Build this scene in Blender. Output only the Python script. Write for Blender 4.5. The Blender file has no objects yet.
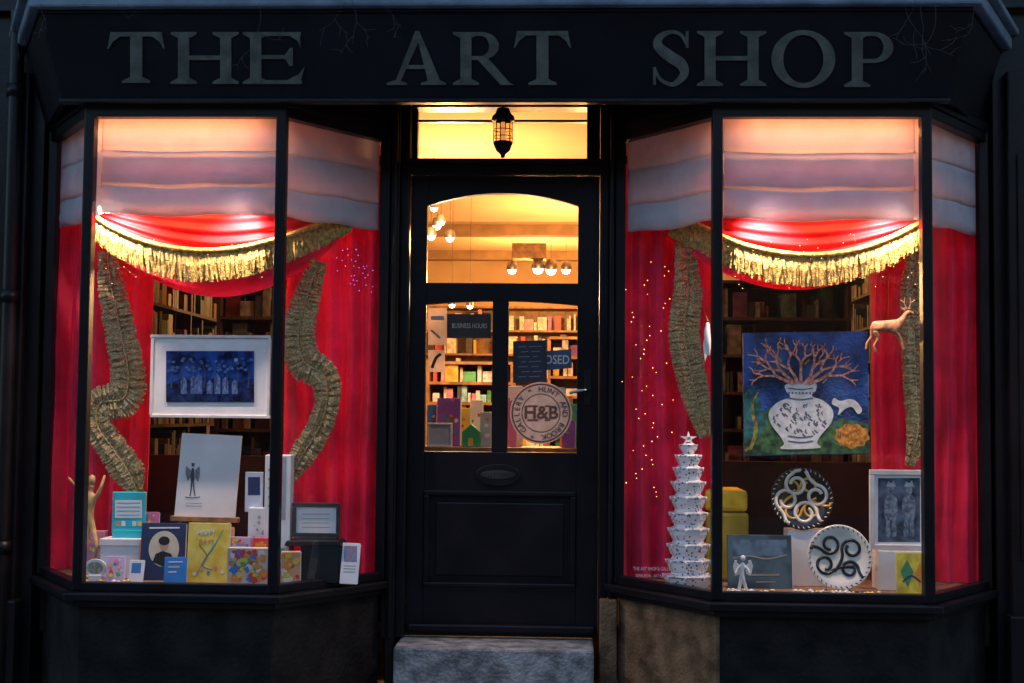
import bpy, math, random
from mathutils import Vector, Matrix, Euler
random.seed(7)
scene=bpy.context.scene
R=math.radians
# ------------------------------------------------------------------ camera
FPX=1340.0
cam_d=bpy.data.cameras.new("camera"); cam=bpy.data.objects.new("camera",cam_d)
scene.collection.objects.link(cam); scene.camera=cam
cam_d.sensor_width=36; cam_d.lens=FPX/1024*36; cam_d.clip_end=500; cam_d.clip_start=0.05
CAM=Vector((0.25,-5.9,1.35))
cam.location=CAM
cam.rotation_euler=Euler((R(90+3.16),R(-0.55),R(2.4)),'XYZ')
RM=cam.rotation_euler.to_matrix()
def W(u,v,y=0.0):
    d=RM@Vector(((u-512)/FPX,(341.5-v)/FPX,-1))
    t=(y-CAM.y)/d.y
    return CAM+d*t
# ------------------------------------------------------------------ materials
MC={}
def mat(name,col,rough=0.6,metal=0.0,var=0.15,nscale=8,bump=0.0,bscale=60,emit=None,es=0,col2=None,spec=0.5,transl=0,sheen=0,lo=0.35,hi=0.65,coat=0):
    if name in MC: return MC[name]
    m=bpy.data.materials.new(name); m.use_nodes=True; nt=m.node_tree; N=nt.nodes; L=nt.links
    b=N["Principled BSDF"]; out=N["Material Output"]
    tc=N.new("ShaderNodeTexCoord"); nz=N.new("ShaderNodeTexNoise"); nz.inputs["Scale"].default_value=nscale; nz.inputs["Detail"].default_value=3 if bump else 2
    L.new(tc.outputs["Object"],nz.inputs["Vector"])
    rp=N.new("ShaderNodeValToRGB"); L.new(nz.outputs["Fac"],rp.inputs["Fac"])
    c1=[max(0,c*(1-var)) for c in col]; c2=[min(1,c*(1+var)) for c in col] if col2 is None else col2
    rp.color_ramp.elements[0].position=lo; rp.color_ramp.elements[1].position=hi
    rp.color_ramp.elements[0].color=(*c1,1); rp.color_ramp.elements[1].color=(*c2,1)
    L.new(rp.outputs["Color"],b.inputs["Base Color"])
    b.inputs["Roughness"].default_value=rough; b.inputs["Metallic"].default_value=metal
    b.inputs["Specular IOR Level"].default_value=spec
    b.inputs["Coat Weight"].default_value=coat
    if sheen: b.inputs["Sheen Weight"].default_value=sheen
    if bump:
        n2=N.new("ShaderNodeTexNoise"); n2.inputs["Scale"].default_value=bscale; n2.inputs["Detail"].default_value=2
        L.new(tc.outputs["Object"],n2.inputs["Vector"])
        bp=N.new("ShaderNodeBump"); bp.inputs["Strength"].default_value=bump; bp.inputs["Distance"].default_value=0.01
        L.new(n2.outputs["Fac"],bp.inputs["Height"]); L.new(bp.outputs["Normal"],b.inputs["Normal"])
    if emit:
        b.inputs["Emission Color"].default_value=(*emit,1); b.inputs["Emission Strength"].default_value=es
    if transl:
        t=N.new("ShaderNodeBsdfTranslucent"); L.new(rp.outputs["Color"],t.inputs["Color"])
        mx=N.new("ShaderNodeMixShader"); mx.inputs["Fac"].default_value=transl
        L.new(b.outputs["BSDF"],mx.inputs[1]); L.new(t.outputs["BSDF"],mx.inputs[2]); L.new(mx.outputs["Shader"],out.inputs["Surface"])
    MC[name]=m; return m
def glowmat(name,col,s):
    m=mat(name,col,emit=col,es=s)
    try: m.cycles.emission_sampling='NONE'
    except Exception: pass
    return m
def glassmat(name,base=0.04,tint=(1,1,1)):
    m=bpy.data.materials.new(name); m.use_nodes=True; nt=m.node_tree; N=nt.nodes; L=nt.links; N.clear()
    out=N.new("ShaderNodeOutputMaterial"); tr=N.new("ShaderNodeBsdfTransparent"); gl=N.new("ShaderNodeBsdfGlossy")
    tr.inputs["Color"].default_value=(*tint,1); gl.inputs["Roughness"].default_value=0.0
    tc=N.new("ShaderNodeTexCoord"); nz=N.new("ShaderNodeTexNoise"); nz.inputs["Scale"].default_value=1.6; nz.inputs["Detail"].default_value=1
    L.new(tc.outputs["Object"],nz.inputs["Vector"]); bp=N.new("ShaderNodeBump"); bp.inputs["Strength"].default_value=0.12; bp.inputs["Distance"].default_value=0.02
    L.new(nz.outputs["Fac"],bp.inputs["Height"]); L.new(bp.outputs["Normal"],gl.inputs["Normal"])
    lw=N.new("ShaderNodeLayerWeight"); lw.inputs["Blend"].default_value=0.5
    pw=N.new("ShaderNodeMath"); pw.operation='POWER'; pw.inputs[1].default_value=4; L.new(lw.outputs["Facing"],pw.inputs[0])
    ml=N.new("ShaderNodeMath"); ml.operation='MULTIPLY_ADD'; ml.inputs[1].default_value=0.85; ml.inputs[2].default_value=base; L.new(pw.outputs[0],ml.inputs[0])
    mx=N.new("ShaderNodeMixShader"); L.new(ml.outputs[0],mx.inputs["Fac"]); L.new(tr.outputs[0],mx.inputs[1]); L.new(gl.outputs[0],mx.inputs[2])
    L.new(mx.outputs[0],out.inputs["Surface"]); return m
BLACK=mat("black_gloss_paint",(0.008,0.0065,0.009),rough=0.36,var=0.3,nscale=5,bump=0.12,bscale=25,spec=.24)
FASC=mat("fascia_paint",(0.0065,0.0055,0.009),rough=0.5,var=0.3,nscale=4,bump=0.15,bscale=18,spec=.16)
STUC=mat("stallriser_render",(0.009,0.007,0.007),rough=0.75,var=0.5,nscale=6,bump=0.8,bscale=45,col2=(0.018,0.014,0.013),spec=.2)
BROWN=mat("brown_stone_render",(0.10,0.060,0.034),rough=0.9,var=0.3,nscale=9,bump=0.9,bscale=60,col2=(0.21,0.13,0.075),spec=.2)
STONE=mat("step_stone",(0.16,0.17,0.18),rough=0.8,var=0.35,nscale=14,bump=0.9,bscale=60,col2=(0.30,0.31,0.33))
LEAD=mat("lead_grey",(0.16,0.20,0.27),rough=0.55,var=0.3,nscale=5,bump=0.4,bscale=30)
LETT=mat("letter_paint",(0.085,0.080,0.068),rough=0.6,var=0.3,nscale=14,bump=0.3)
GLASS=glassmat("window_glass",0.045)
DGLASS=glassmat("door_glass",0.04,(0.95,0.95,0.93))
RED=mat("red_velvet",(0.82,0.013,0.085),rough=0.75,var=0.22,nscale=5,sheen=0.15,bump=0.25,bscale=150,transl=0.15)
REDS=mat("red_satin",(0.66,0.012,0.022),rough=0.65,var=0.2,nscale=5,bump=0.1,bscale=80,transl=0.3,spec=.3)
GOLD=mat("gold_fringe",(0.50,0.31,0.06),rough=0.45,var=0.5,nscale=60,col2=(0.78,0.53,0.12),bump=0.6,bscale=200)
GOLD2=mat("olive_fringe",(0.24,0.17,0.075),rough=0.45,var=0.3,nscale=160,col2=(0.62,0.47,0.22),metal=.15)
BLIND=mat("blind_linen",(0.68,0.68,0.73),rough=0.85,var=0.06,nscale=9,bump=0.35,bscale=250,transl=0.34)
WHITE=mat("white_card",(0.75,0.74,0.74),rough=0.6,var=0.04,nscale=10)
WHITEG=mat("white_ceramic",(0.78,0.78,0.78),rough=0.15,var=0.04)
DARK=mat("dark_wood",(0.022,0.014,0.012),rough=0.5,var=0.4,nscale=10,spec=.3)
WOOD=mat("oak_wood",(0.30,0.16,0.06),rough=0.5,var=0.35,nscale=18)
CREAM=mat("cream_wall",(0.70,0.50,0.28),rough=0.9,var=0.08,nscale=3)
CEIL=mat("cream_ceiling",(0.78,0.56,0.32),rough=0.9,var=0.06,nscale=2)
INK=mat("black_ink",(0.012,0.012,0.014),rough=0.5)
# ------------------------------------------------------------------ mesh helpers
def link(o,parent=None):
    scene.collection.objects.link(o)
    if parent: o.parent=parent
    return o
def empty(name,loc=(0,0,0),parent=None):
    e=bpy.data.objects.new(name,None); e.location=loc; e.empty_display_size=0.1; return link(e,parent)
def mesh(name,verts,faces,m,parent=None,smooth=False,bevel=0,mi=None):
    me=bpy.data.meshes.new(name); me.from_pydata([tuple(v) for v in verts],[],faces)
    if isinstance(m,(list,tuple)):
        for a in m: me.materials.append(a)
    else: me.materials.append(m)
    if mi: me.polygons.foreach_set("material_index",mi)
    if smooth: me.polygons.foreach_set("use_smooth",[True]*len(me.polygons))
    me.update(); o=bpy.data.objects.new(name,me); link(o,parent)
    if bevel:
        b=o.modifiers.new("bev","BEVEL"); b.width=bevel; b.segments=2; b.limit_method='ANGLE'
    return o
BF=[(0,1,2,3),(7,6,5,4),(0,4,5,1),(1,5,6,2),(2,6,7,3),(3,7,4,0)]
def bv(x0,x1,y0,y1,z0,z1):
    return [(x0,y0,z0),(x1,y0,z0),(x1,y0,z1),(x0,y0,z1),(x0,y1,z0),(x1,y1,z0),(x1,y1,z1),(x0,y1,z1)]
def box(name,x0,x1,y0,y1,z0,z1,m,parent=None,bevel=0.003):
    return mesh(name,bv(x0,x1,y0,y1,z0,z1),BF,m,parent,bevel=bevel)
def pbox(name,u0,v0,u1,v1,y,dep,m,parent=None,bevel=0.003,zb=None):
    um,vm=(u0+u1)/2,(v0+v1)/2
    return box(name,W(u0,vm,y).x,W(u1,vm,y).x,y,y+dep,(W(um,v1,y).z if zb is None else zb),W(um,v0,y).z,m,parent,bevel)
def prism3(name,pts,nrm,dep,m,parent=None,bevel=0):
    n=len(pts); k=Vector(nrm)*dep
    vs=[Vector(p) for p in pts]+[Vector(p)+k for p in pts]
    fs=[tuple(range(n)),tuple(range(2*n-1,n-1,-1))]+[(i,i+n,(i+1)%n+n,(i+1)%n) for i in range(n)]
    return mesh(name,vs,fs,m,parent,bevel=bevel)
def prism(name,px,y,dep,m,parent=None,bevel=0):
    return prism3(name,[W(u,v,y) for u,v in px],(0,1,0),dep,m,parent,bevel)
def flat(name,px,y,m,parent=None):
    return mesh(name,[W(u,v,y) for u,v in px],[tuple(range(len(px)))],m,parent)
def cat(pts,n=8,closed=False):
    P=[Vector(p) for p in pts]; out=[]
    k=len(P)
    rng=range(k) if closed else range(k-1)
    for i in rng:
        if closed: a,b,c,d=P[(i-1)%k],P[i],P[(i+1)%k],P[(i+2)%k]
        else: a,b,c,d=P[max(i-1,0)],P[i],P[i+1],P[min(i+2,k-1)]
        for j in range(n):
            t=j/n
            out.append(0.5*((2*b)+(c-a)*t+(2*a-5*b+4*c-d)*t*t+(3*b-a-3*c+d)*t**3))
    if not closed: out.append(P[-1])
    return out
def ell(cx,cy,rx,ry,n=36,a0=0,a1=360):
    full=abs(a1-a0)>=360
    return [(cx+rx*math.cos(R(a0+(a1-a0)*i/(n if full else n-1))),cy-ry*math.sin(R(a0+(a1-a0)*i/(n if full else n-1)))) for i in range(n)]
def strokepts(pts,w):
    P=[Vector((p[0],p[1])) for p in pts]; L=[];Rr=[]
    for i,p in enumerate(P):
        t=(P[min(i+1,len(P)-1)]-P[max(i-1,0)])
        if t.length<1e-6: t=Vector((1,0))
        t.normalize(); n=Vector((-t.y,t.x)); ww=(w[i] if isinstance(w,(list,tuple)) else w)/2
        L.append(p+n*ww); Rr.append(p-n*ww)
    return L,Rr
def stroke(name,pts,w,y,m,parent=None,sm=6):
    if sm: 
        if isinstance(w,(list,tuple)):
            q=cat([(p[0],p[1],ww) for p,ww in zip(pts,w)],sm); pts=[(a.x,a.y) for a in q]; w=[a.z for a in q]
        else:
            q=cat([(p[0],p[1],0) for p in pts],sm); pts=[(a.x,a.y) for a in q]
    L,Rr=strokepts(pts,w); n=len(L)
    vs=[W(p.x,p.y,y) for p in L]+[W(p.x,p.y,y) for p in Rr]
    return mesh(name,vs,[(i,i+1,n+i+1,n+i) for i in range(n-1)],m,parent)
def lathe(name,prof,c,m,parent=None,n=32,axis='Z',smooth=True,twist=0):
    vs=[];fs=[]
    for r,h in prof:
        for j in range(n):
            a=2*math.pi*j/n+twist
            if axis=='Z': vs.append((c[0]+r*math.cos(a),c[1]+r*math.sin(a),c[2]+h))
            else: vs.append((c[0]+r*math.cos(a),c[1]+h,c[2]+r*math.sin(a)))
    for i in range(len(prof)-1):
        for j in range(n):
            fs.append((i*n+j,i*n+(j+1)%n,(i+1)*n+(j+1)%n,(i+1)*n+j))
    return mesh(name,vs,fs,m,parent,smooth=smooth)
def tube(name,pts,r,m,parent=None,res=2):
    cu=bpy.data.curves.new(name,'CURVE'); cu.dimensions='3D'; cu.bevel_depth=r; cu.bevel_resolution=res
    lists=pts if isinstance(pts[0][0],(list,tuple,Vector)) else [pts]
    for pl in lists:
        s=cu.splines.new('POLY'); s.points.add(len(pl)-1)
        for i,p in enumerate(pl): s.points[i].co=(p[0],p[1],p[2],1); s.points[i].radius=1-0.5*i/len(pl) if len(lists)>3 else 1
    cu.materials.append(m); o=bpy.data.objects.new(name,cu); return link(o,parent)
def text(name,s,u,v,y,hpx,m,parent=None,ext=0.0006,bold=0.0,xs=1.0,align='CENTER',rot=0):
    cu=bpy.data.curves.new(name,'FONT'); cu.body=s; cu.align_x=align; cu.align_y='CENTER'
    cu.size=hpx/FPX*(y-CAM.y)/0.72; cu.extrude=ext; cu.offset=bold; cu.materials.append(m); cu.resolution_u=3
    o=bpy.data.objects.new(name,cu); o.location=W(u,v,y); o.scale=(xs,1,1); 
    o.rotation_euler=(R(90),R(rot),0)
    return link(o,parent)
def skin(name,vs,es,rs,m,parent=None,sub=2):
    me=bpy.data.meshes.new(name); me.from_pydata([tuple(v) for v in vs],es,[]); me.materials.append(m)
    o=bpy.data.objects.new(name,me); link(o,parent)
    sk=o.modifiers.new("skin","SKIN"); sk.use_smooth_shade=True
    for i,r in enumerate(rs):
        d=me.skin_vertices[0].data[i]; d.radius=(r,r); d.use_root=(i==0)
    s=o.modifiers.new("sub","SUBSURF"); s.levels=sub; s.render_levels=sub
    return o
def regroup(e,pivot,rx=0,rz=0,ry=0):
    """re-centre an object group on its own base and lean/turn it there"""
    e.location=pivot
    for c in e.children: c.location=Vector(c.location)-Vector(pivot)
    e.rotation_euler=(R(rx),R(ry),R(rz))
# ------------------------------------------------------------------ world / sky
w=bpy.data.worlds.new("World"); scene.world=w; w.use_nodes=True
nt=w.node_tree; bg=nt.nodes["Background"]; sky=nt.nodes.new("ShaderNodeTexSky"); sky.sky_type='NISHITA'; sky.sun_disc=False
sky.sun_elevation=R(7); sky.sun_rotation=R(20); sky.ozone_density=2.2; sky.dust_density=1.2; sky.air_density=1.0
nt.links.new(sky.outputs[0],bg.inputs[0]); bg.inputs[1].default_value=0.60
sd=bpy.data.lights.new("sun","SUN"); sd.energy=0.05; sd.angle=R(10); sd.color=(1,0.85,0.75); so=bpy.data.objects.new("sun",sd); link(so)
so.rotation_euler=Vector((-math.sin(R(20))*math.cos(R(7)),-math.cos(R(20))*math.cos(R(7)),-math.sin(R(7)))).to_track_quat('-Z','Y').to_euler()
scene.view_settings.view_transform='Standard'; scene.view_settings.look='None'; scene.view_settings.exposure=0
def point(name,loc,e,col,r=0.03,parent=None):
    l=bpy.data.lights.new(name,'POINT'); l.energy=e; l.color=col; l.shadow_soft_size=r
    o=bpy.data.objects.new(name,l); o.location=loc; return link(o,parent)
def spot(name,loc,tgt,e,col,ang=60,r=0.02,parent=None,blend=0.6):
    l=bpy.data.lights.new(name,'SPOT'); l.energy=e; l.color=col; l.shadow_soft_size=r; l.spot_size=R(ang); l.spot_blend=blend
    o=bpy.data.objects.new(name,l); o.location=loc; o.rotation_euler=(Vector(tgt)-Vector(loc)).to_track_quat('-Z','Y').to_euler(); return link(o,parent)
def strip(name,loc,dirv,sx,sy,e,col,parent=None):
    l=bpy.data.lights.new(name,'AREA'); l.shape='RECTANGLE'; l.size=sx; l.size_y=sy; l.energy=e; l.color=col
    o=bpy.data.objects.new(name,l); o.location=loc; o.rotation_euler=Vector(dirv).to_track_quat('-Z','Y').to_euler(); return link(o,parent)
# ------------------------------------------------------------------ levels
ZS=(W(178,587,0).z+W(820,598,0).z)/2      # window sill top
ZH=(W(178,117,0).z+W(820,119,0).z)/2      # window head
YW=0.546; YD=0.62
ZF=W(505,638,YD).z                         # shop floor / door bottom
BL=(W(85,350,0).x,W(278,350,0).x); BR=(W(717,350,0).x,W(927,350,0).x)
shop=empty("art_shop_building")
ROOMX=(-2.6,2.75); ROOMY=8.1; ZC=2.97
def seg_beam(name,p,q,z0,z1,wd,m,parent,off=0.0,bevel=0.004):
    p=Vector((*p,0));q=Vector((*q,0)); t=(q-p).normalized(); n=Vector((-t.y,t.x,0))
    a,b=p+n*(wd/2+off),q+n*(wd/2+off); c,d=q-n*(wd/2-off),p-n*(wd/2-off)
    pts=[(v.x,v.y,z0) for v in (a,b,c,d)]
    return prism3(name,pts,(0,0,1),z1-z0,m,parent,bevel)
def poly_off(pl,o):
    (a,b,c,d)=pl
    return [(a[0]-o,a[1]),(b[0]-o*0.55,b[1]-o),(c[0]+o*0.55,c[1]-o),(d[0]+o,d[1])]
FLOORM=mat("display_cloth",(0.20,0.11,0.07),rough=.8,var=.3,nscale=12)
def bay(tag,xs,sp,brown=False):
    pl=[(xs[0]-sp[0],YW),(xs[0],0),(xs[1],0),(xs[1]+sp[1],YW)]
    b=empty(tag,parent=shop)
    q=poly_off(pl,-0.005)
    prism3("stallriser",[(x,y,0) for x,y in q],(0,0,1),ZS-0.085,STUC,b,0.004)
    if brown:
        seg_beam("stallriser_side",(q[0][0],q[0][1]),(q[1][0]+0.004,q[1][1]-0.006),0,ZS-0.088,0.02,BROWN,b)
    else:
        seg_beam("plinth",(q[1][0],-0.012),(q[2][0],-0.012),0,0.12,0.03,STUC,b)
    q=poly_off(pl,0.035); prism3("sill_moulding",[(x,y,ZS-0.085) for x,y in q],(0,0,1),0.028,BLACK,b,0.006)
    q=poly_off(pl,0.075); prism3("sill",[(x,y,ZS-0.056) for x,y in q],(0,0,1),0.036,BLACK,b,0.008)
    for i in range(3):
        seg_beam("bottom_rail",pl[i],pl[i+1],ZS-0.0195,ZS+0.02,0.05,BLACK,b)
        seg_beam("top_rail",pl[i],pl[i+1],ZH,ZH+0.09,0.055,BLACK,b)
        g=[Vector((*pl[i],ZS+0.018)),Vector((*pl[i+1],ZS+0.018)),Vector((*pl[i+1],ZH+0.005)),Vector((*pl[i],ZH+0.005))]
        mesh("glass",g,[(0,1,2,3)],GLASS,b)
    for i,(x,y) in enumerate(pl):
        wd=0.028 if i in(1,2) else 0.030
        prism3("post",[(x-wd*0.8,y-wd,ZS-0.018),(x+wd*0.8,y-wd,ZS-0.018),(x+wd*0.9,y+wd,ZS-0.018),(x-wd*0.9,y+wd,ZS-0.018)],(0,0,1),ZH-ZS+0.11,BLACK,b,0.006)
    fl=[(pl[0][0]+.02,1.05),(pl[0][0]+.02,YW),(pl[1][0]+.02,0.03),(pl[2][0]-.02,0.03),(pl[3][0]-.02,YW),(pl[3][0]-.02,1.05)]
    prism3("display_floor",[(x,y,ZS-0.05) for x,y in fl],(0,0,1),0.05,FLOORM,b)
    prism3("display_soffit",[(x,y,ZH+0.03) for x,y in fl],(0,0,1),0.03,CEIL,b)
    box("display_backboard",pl[0][0]+.02,pl[3][0]-.02,1.05,1.08,ZF,ZS+0.55,DARK,b)
    box("display_front_wall",pl[0][0]+.02,pl[3][0]-.02,1.02,1.045,ZH-0.35,ZC,DARK,b)
    box("side_return",pl[0][0]-.03,pl[0][0],YW+.04,1.05,ZF,ZC,DARK,b); box("side_return",pl[3][0],pl[3][0]+.03,YW+.04,1.05,ZF,ZC,DARK,b)
    return pl
PL=bay("bay_window",BL,(.375,.395)); PR=bay("bay_window",BR,(.405,.41),True)
# ------------------------------------------------------------------ facade walls
xl=PL[0][0]; xr=PR[3][0]; xdl=W(408,400,YD).x; xdr=W(599,400,YD).x
box("pier",-9,xl-0.04,YW-0.04,1.1,0,3.3,BLACK,shop); box("pier",xr+0.04,9,YW-0.04,1.1,0,3.3,BLACK,shop)
for sx,x in ((-1,xl-0.19),(1,xr+0.18)):
    box("pilaster",x-0.09,x+0.09,YW-0.10,YW-0.043,0,3.0,BLACK,shop,0.01)
    box("pilaster_panel",x-0.05,x+0.05,YW-0.112,YW-0.102,0.7,2.6,BLACK,shop,0.005)
    box("pilaster_base",x-0.11,x+0.11,YW-0.13,YW-0.045,0,0.45,BLACK,shop,0.01)
box("door_pier",PL[3][0]+0.028,xdl-0.043,YW-0.02,YD+0.5,0,3.25,BLACK,shop,0.006)
xpr=PR[0][0]-0.028
box("door_pier",xdr+0.043,xpr,YW-0.02,YD+0.5,ZS-.09,3.25,BLACK,shop,0.006)
box("door_pier_base",xdr+0.006,xpr+.02,YW-0.06,YD-.055,0,ZS-.092,BROWN,shop,0.006)
box("door_jamb",xdl-0.044,xdl,YD-0.05,YD+0.3,ZF,3.2,BLACK,shop,0.006); box("door_jamb",xdr,xdr+0.044,YD-0.05,YD+0.3,ZF,3.2,BLACK,shop,0.006)
box("jamb_bead",xdl-0.075,xdl-0.05,YW-0.045,YW-0.022,ZF,3.1,BLACK,shop,0.008); box("jamb_bead",xdr+0.046,xdr+0.066,YW-0.045,YW-0.022,ZS,3.1,BLACK,shop,0.006)
zt0=W(505,160,YD).z; zt1=W(505,109,YD).z; zd1=W(505,176,YD).z
box("transom_rail",xdl+.001,xdr-.001,YD-0.045,YD+0.08,zd1+0.001,zt0,BLACK,shop,0.006)
box("transom_ledge",xdl+.001,xdr-.001,YD-0.075,YD-0.047,zt0-0.03,zt0-0.005,BLACK,shop,0.006)
box("transom_head",xdl+.001,xdr-.001,YD-0.045,YD+0.08,zt1,3.1,BLACK,shop,0.006)
ub=W(418,135,YD).x; ub2=W(587,135,YD).x
box("transom_stile",xdl+.002,ub,YD-0.01,YD+0.05,zt0,zt1,BLACK,shop); box("transom_stile",ub2,xdr-.002,YD-0.01,YD+0.05,zt0,zt1,BLACK,shop)
zb=W(505,121,YD).z
box("transom_bar",ub,ub2,YD-0.005,YD+0.03,zb-0.006,zb+0.006,BLACK,shop,0.002)
mesh("transom_glass",[(ub,YD+.02,zt0),(ub2,YD+.02,zt0),(ub2,YD+.02,zt1),(ub,YD+.02,zt1)],[(0,1,2,3)],DGLASS,shop)
# ------------------------------------------------------------------ fascia (a board leaning out at the top, hollow over the doorway)
yb,yt=-0.07,-0.16
zf0=W(505,98.5,yb).z; zf1=W(505,13,yt).z
fxl,fxr=W(62,98,yb).x,W(948,98,yb).x; gxl,gxr=W(40,14,yt).x,W(971,14,yt).x
T=.03
fv=[(fxl,yb,zf0),(fxr,yb,zf0),(gxr,yt,zf1),(gxl,yt,zf1),(fxl+.01,yb+T,zf0),(fxr-.01,yb+T,zf0),(gxr-.01,yt+T,zf1),(gxl+.01,yt+T,zf1)]
mesh("fascia",fv,BF,FASC,shop,bevel=0.003)
for s,fx,gx in ((-1,fxl,gxl),(1,fxr,gxr)):
    a=[(fx,yb+.001,zf0),(fx+s*.32,YW,zf0),(gx+s*.36,YW,zf1),(gx,yt+.001,zf1)]
    mesh("fascia_return",a+[(p[0]-s*.03,p[1]+.01,p[2]) for p in a],BF,FASC,shop)
box("recess_ceiling",PL[2][0],PR[1][0],-.03,YW,3.12,3.15,BLACK,shop)
def ring(name,p0,z0,z1,o,m,bev=0.006,hollow=False):
    if hollow:
        seg_beam(name,(p0[1][0]-o*.6,p0[1][1]),(p0[2][0]+o*.6,p0[2][1]),z0,z1,.05,m,shop,off=0.011,bevel=.004); return
    pts=[(p0[0][0]-o,YW+.001),(p0[1][0]-o*.6,p0[1][1]-o),(p0[2][0]+o*.6,p0[2][1]-o),(p0[3][0]+o,YW+.001)]
    prism3(name,[(x,y,z0) for x,y in pts],(0,0,1),z1-z0,m,shop,bev)
fb=[(fxl-.3,YW),(fxl,yb),(fxr,yb),(fxr+.3,YW)]
ring("fascia_bead",fb,zf0-0.020,zf0-0.002,0.014,BLACK,0.006,True)
for pl in (PL,PR):
    q=poly_off(pl,0.04)
    prism3("bay_frieze",[(x,y,ZH+0.091) for x,y in q],(0,0,1),zf0-0.026-ZH-0.091,BLACK,shop,0.004)
    q=poly_off(pl,0.02)
    prism3("bay_roof",[(x,y,zf0-.025) for x,y in q],(0,0,1),3.11-zf0,BLACK,shop,0.0)
gb=[(gxl-.36,YW),(gxl,yt),(gxr,yt),(gxr+.36,YW)]
ring("cornice_bed",gb,zf1+0.001,zf1+0.018,0.01,BLACK)
ring("cornice",gb,zf1+0.019,zf1+0.085,0.05,LEAD,0.012)
ring("cornice_top",gb,zf1+0.086,zf1+0.12,0.085,LEAD,0.01)
BRICK=mat("dark_brick",(0.10,0.06,0.05),rough=0.9,var=0.4,nscale=30,bump=0.6)
box("upper_wall",-9,9,YW+0.05,0.9,3.31,7.5,BRICK,shop)
box("wall_string",-9,9,YW-0.1,YW+0.04,3.302,3.40,BLACK,shop)
# lettering
sgn=empty("shop_sign")
def FP(u,v,off):
    d=RM@Vector(((u-512)/FPX,(341.5-v)/FPX,-1))
    p0=Vector((0,yb,zf0)); nn=Vector((0,-(zf1-zf0),(yt-yb))); nn.normalize()
    t=(p0-CAM).dot(nn)/d.dot(nn); q=CAM+d*t
    return q+(nn if nn.y<0 else -nn)*off
gi=[0]
def gp(px):
    gi[0]+=1; off=0.006+0.0004*(gi[0]%7)
    n=len(px); vs=[FP(u,v,off) for u,v in px]+[FP(u,v,0.0) for u,v in px]
    mesh("letter_part",vs,[tuple(range(n))]+[(i,i+n,(i+1)%n+n,(i+1)%n) for i in range(n)],LETT,sgn)
def gq(A,B):
    gi[0]+=1; off=0.006+0.0004*(gi[0]%7); n=len(A)
    vs=[FP(u,v,off) for u,v in A]+[FP(u,v,off) for u,v in B]
    mesh("letter_part",vs,[(i,i+1,n+i+1,n+i) for i in range(n-1)],LETT,sgn)
TP,BT=32,85
def ser(c,y,hw,d):
    gp([(c-hw,y),(c+hw,y),(c+hw,y+d*2.2),(c+6,y+d*6),(c-6,y+d*6),(c-hw,y+d*2.2)])
def stem(c,t=TP,b=BT,w=11,s=12,top=True,bot=True):
    gp([(c-w/2,t),(c+w/2,t),(c+w/2,b),(c-w/2,b)])
    if top: ser(c,t,s,1)
    if bot: ser(c,b,s,-1)
def rect(a,b,c,d): gp([(a,b),(c,b),(c,d),(a,d)])
def gT(a,b,t=TP,bb=BT):
    c=(a+b)/2; stem(c,t,bb,12,14,top=False); rect(a+2,t,b-2,t+4.5)
    gp([(a+2,t),(a+12,t+4),(a+4,t+10),(a,t+17),(a-1,t+17)]); gp([(b-2,t),(b-12,t+4),(b-4,t+10),(b,t+17),(b+1,t+17)])
def gH(a,b,t=TP,bb=BT):
    stem(a+13,t,bb,11,13); stem(b-13,t,bb,11,13); m=(t+bb)/2; rect(a+16,m-2.5,b-16,m+2)
def gE(a,b,t=TP,bb=BT):
    stem(a+14,t,bb,11,13); m=(t+bb)/2-1; rect(a+14,t,b-3,t+4); rect(a+14,bb-4,b-2,bb); rect(a+14,m-2,b-14,m+2)
    gp([(b-4,t),(b-14,t+4),(b-6,t+9),(b-3,t+16)]); gp([(b-4,bb),(b-16,bb-4),(b-5,bb-10),(b+1,bb-17)]); gp([(b-14,m-9),(b-11,m-9),(b-11,m+9),(b-14,m+9),(b-20,m)])
def gA(a,b,t=TP,bb=BT):
    c=(a+b)/2; gp([(c-1,t-1),(c+4,t+6),(a+12,bb),(a+7,bb)]); gp([(c-1,t-1),(c+3,t-1),(b-4,bb),(b-17,bb)]); rect(a+17,bb-20,b-20,bb-16)
    gp([(a,bb),(a,bb-2),(a+8,bb-5),(a+12,bb-5),(a+20,bb-2),(a+20,bb)]); gp([(b-25,bb),(b-25,bb-2),(b-16,bb-5),(b-6,bb-5),(b,bb-2),(b,bb)])
def bowl(x,t,m,rx,w=11):
    cy=(t+m)/2; ry=(m-t)/2; gq([(x,t)]+ell(x+rx*0.45,cy,rx*0.55,ry,20,90,-90)+[(x,m)],[(x,t+4)]+ell(x+rx*0.45,cy,rx*0.55-w*.9,ry-4,20,90,-90)+[(x,m-4)])
def gR(a,b,t=TP,bb=BT):
    stem(a+13,t,bb,11,13); bowl(a+13,t,t+28,33); gp([(a+22,t+25),(a+33,t+24),(b-3,bb-2),(b+1,bb),(b-12,bb)])
def gP(a,b,t=TP,bb=BT):
    stem(a+13,t,bb,11,13); bowl(a+13,t,t+31,b-a-13)
def gO(a,b,t=TP,bb=BT):
    c,m=(a+b)/2,(t+bb)/2; A=ell(c,m,(b-a)/2,(bb-t)/2+1,40); B=ell(c,m,(b-a)/2-12,(bb-t)/2-4,40); gq(A+[A[0]],B+[B[0]])
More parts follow.
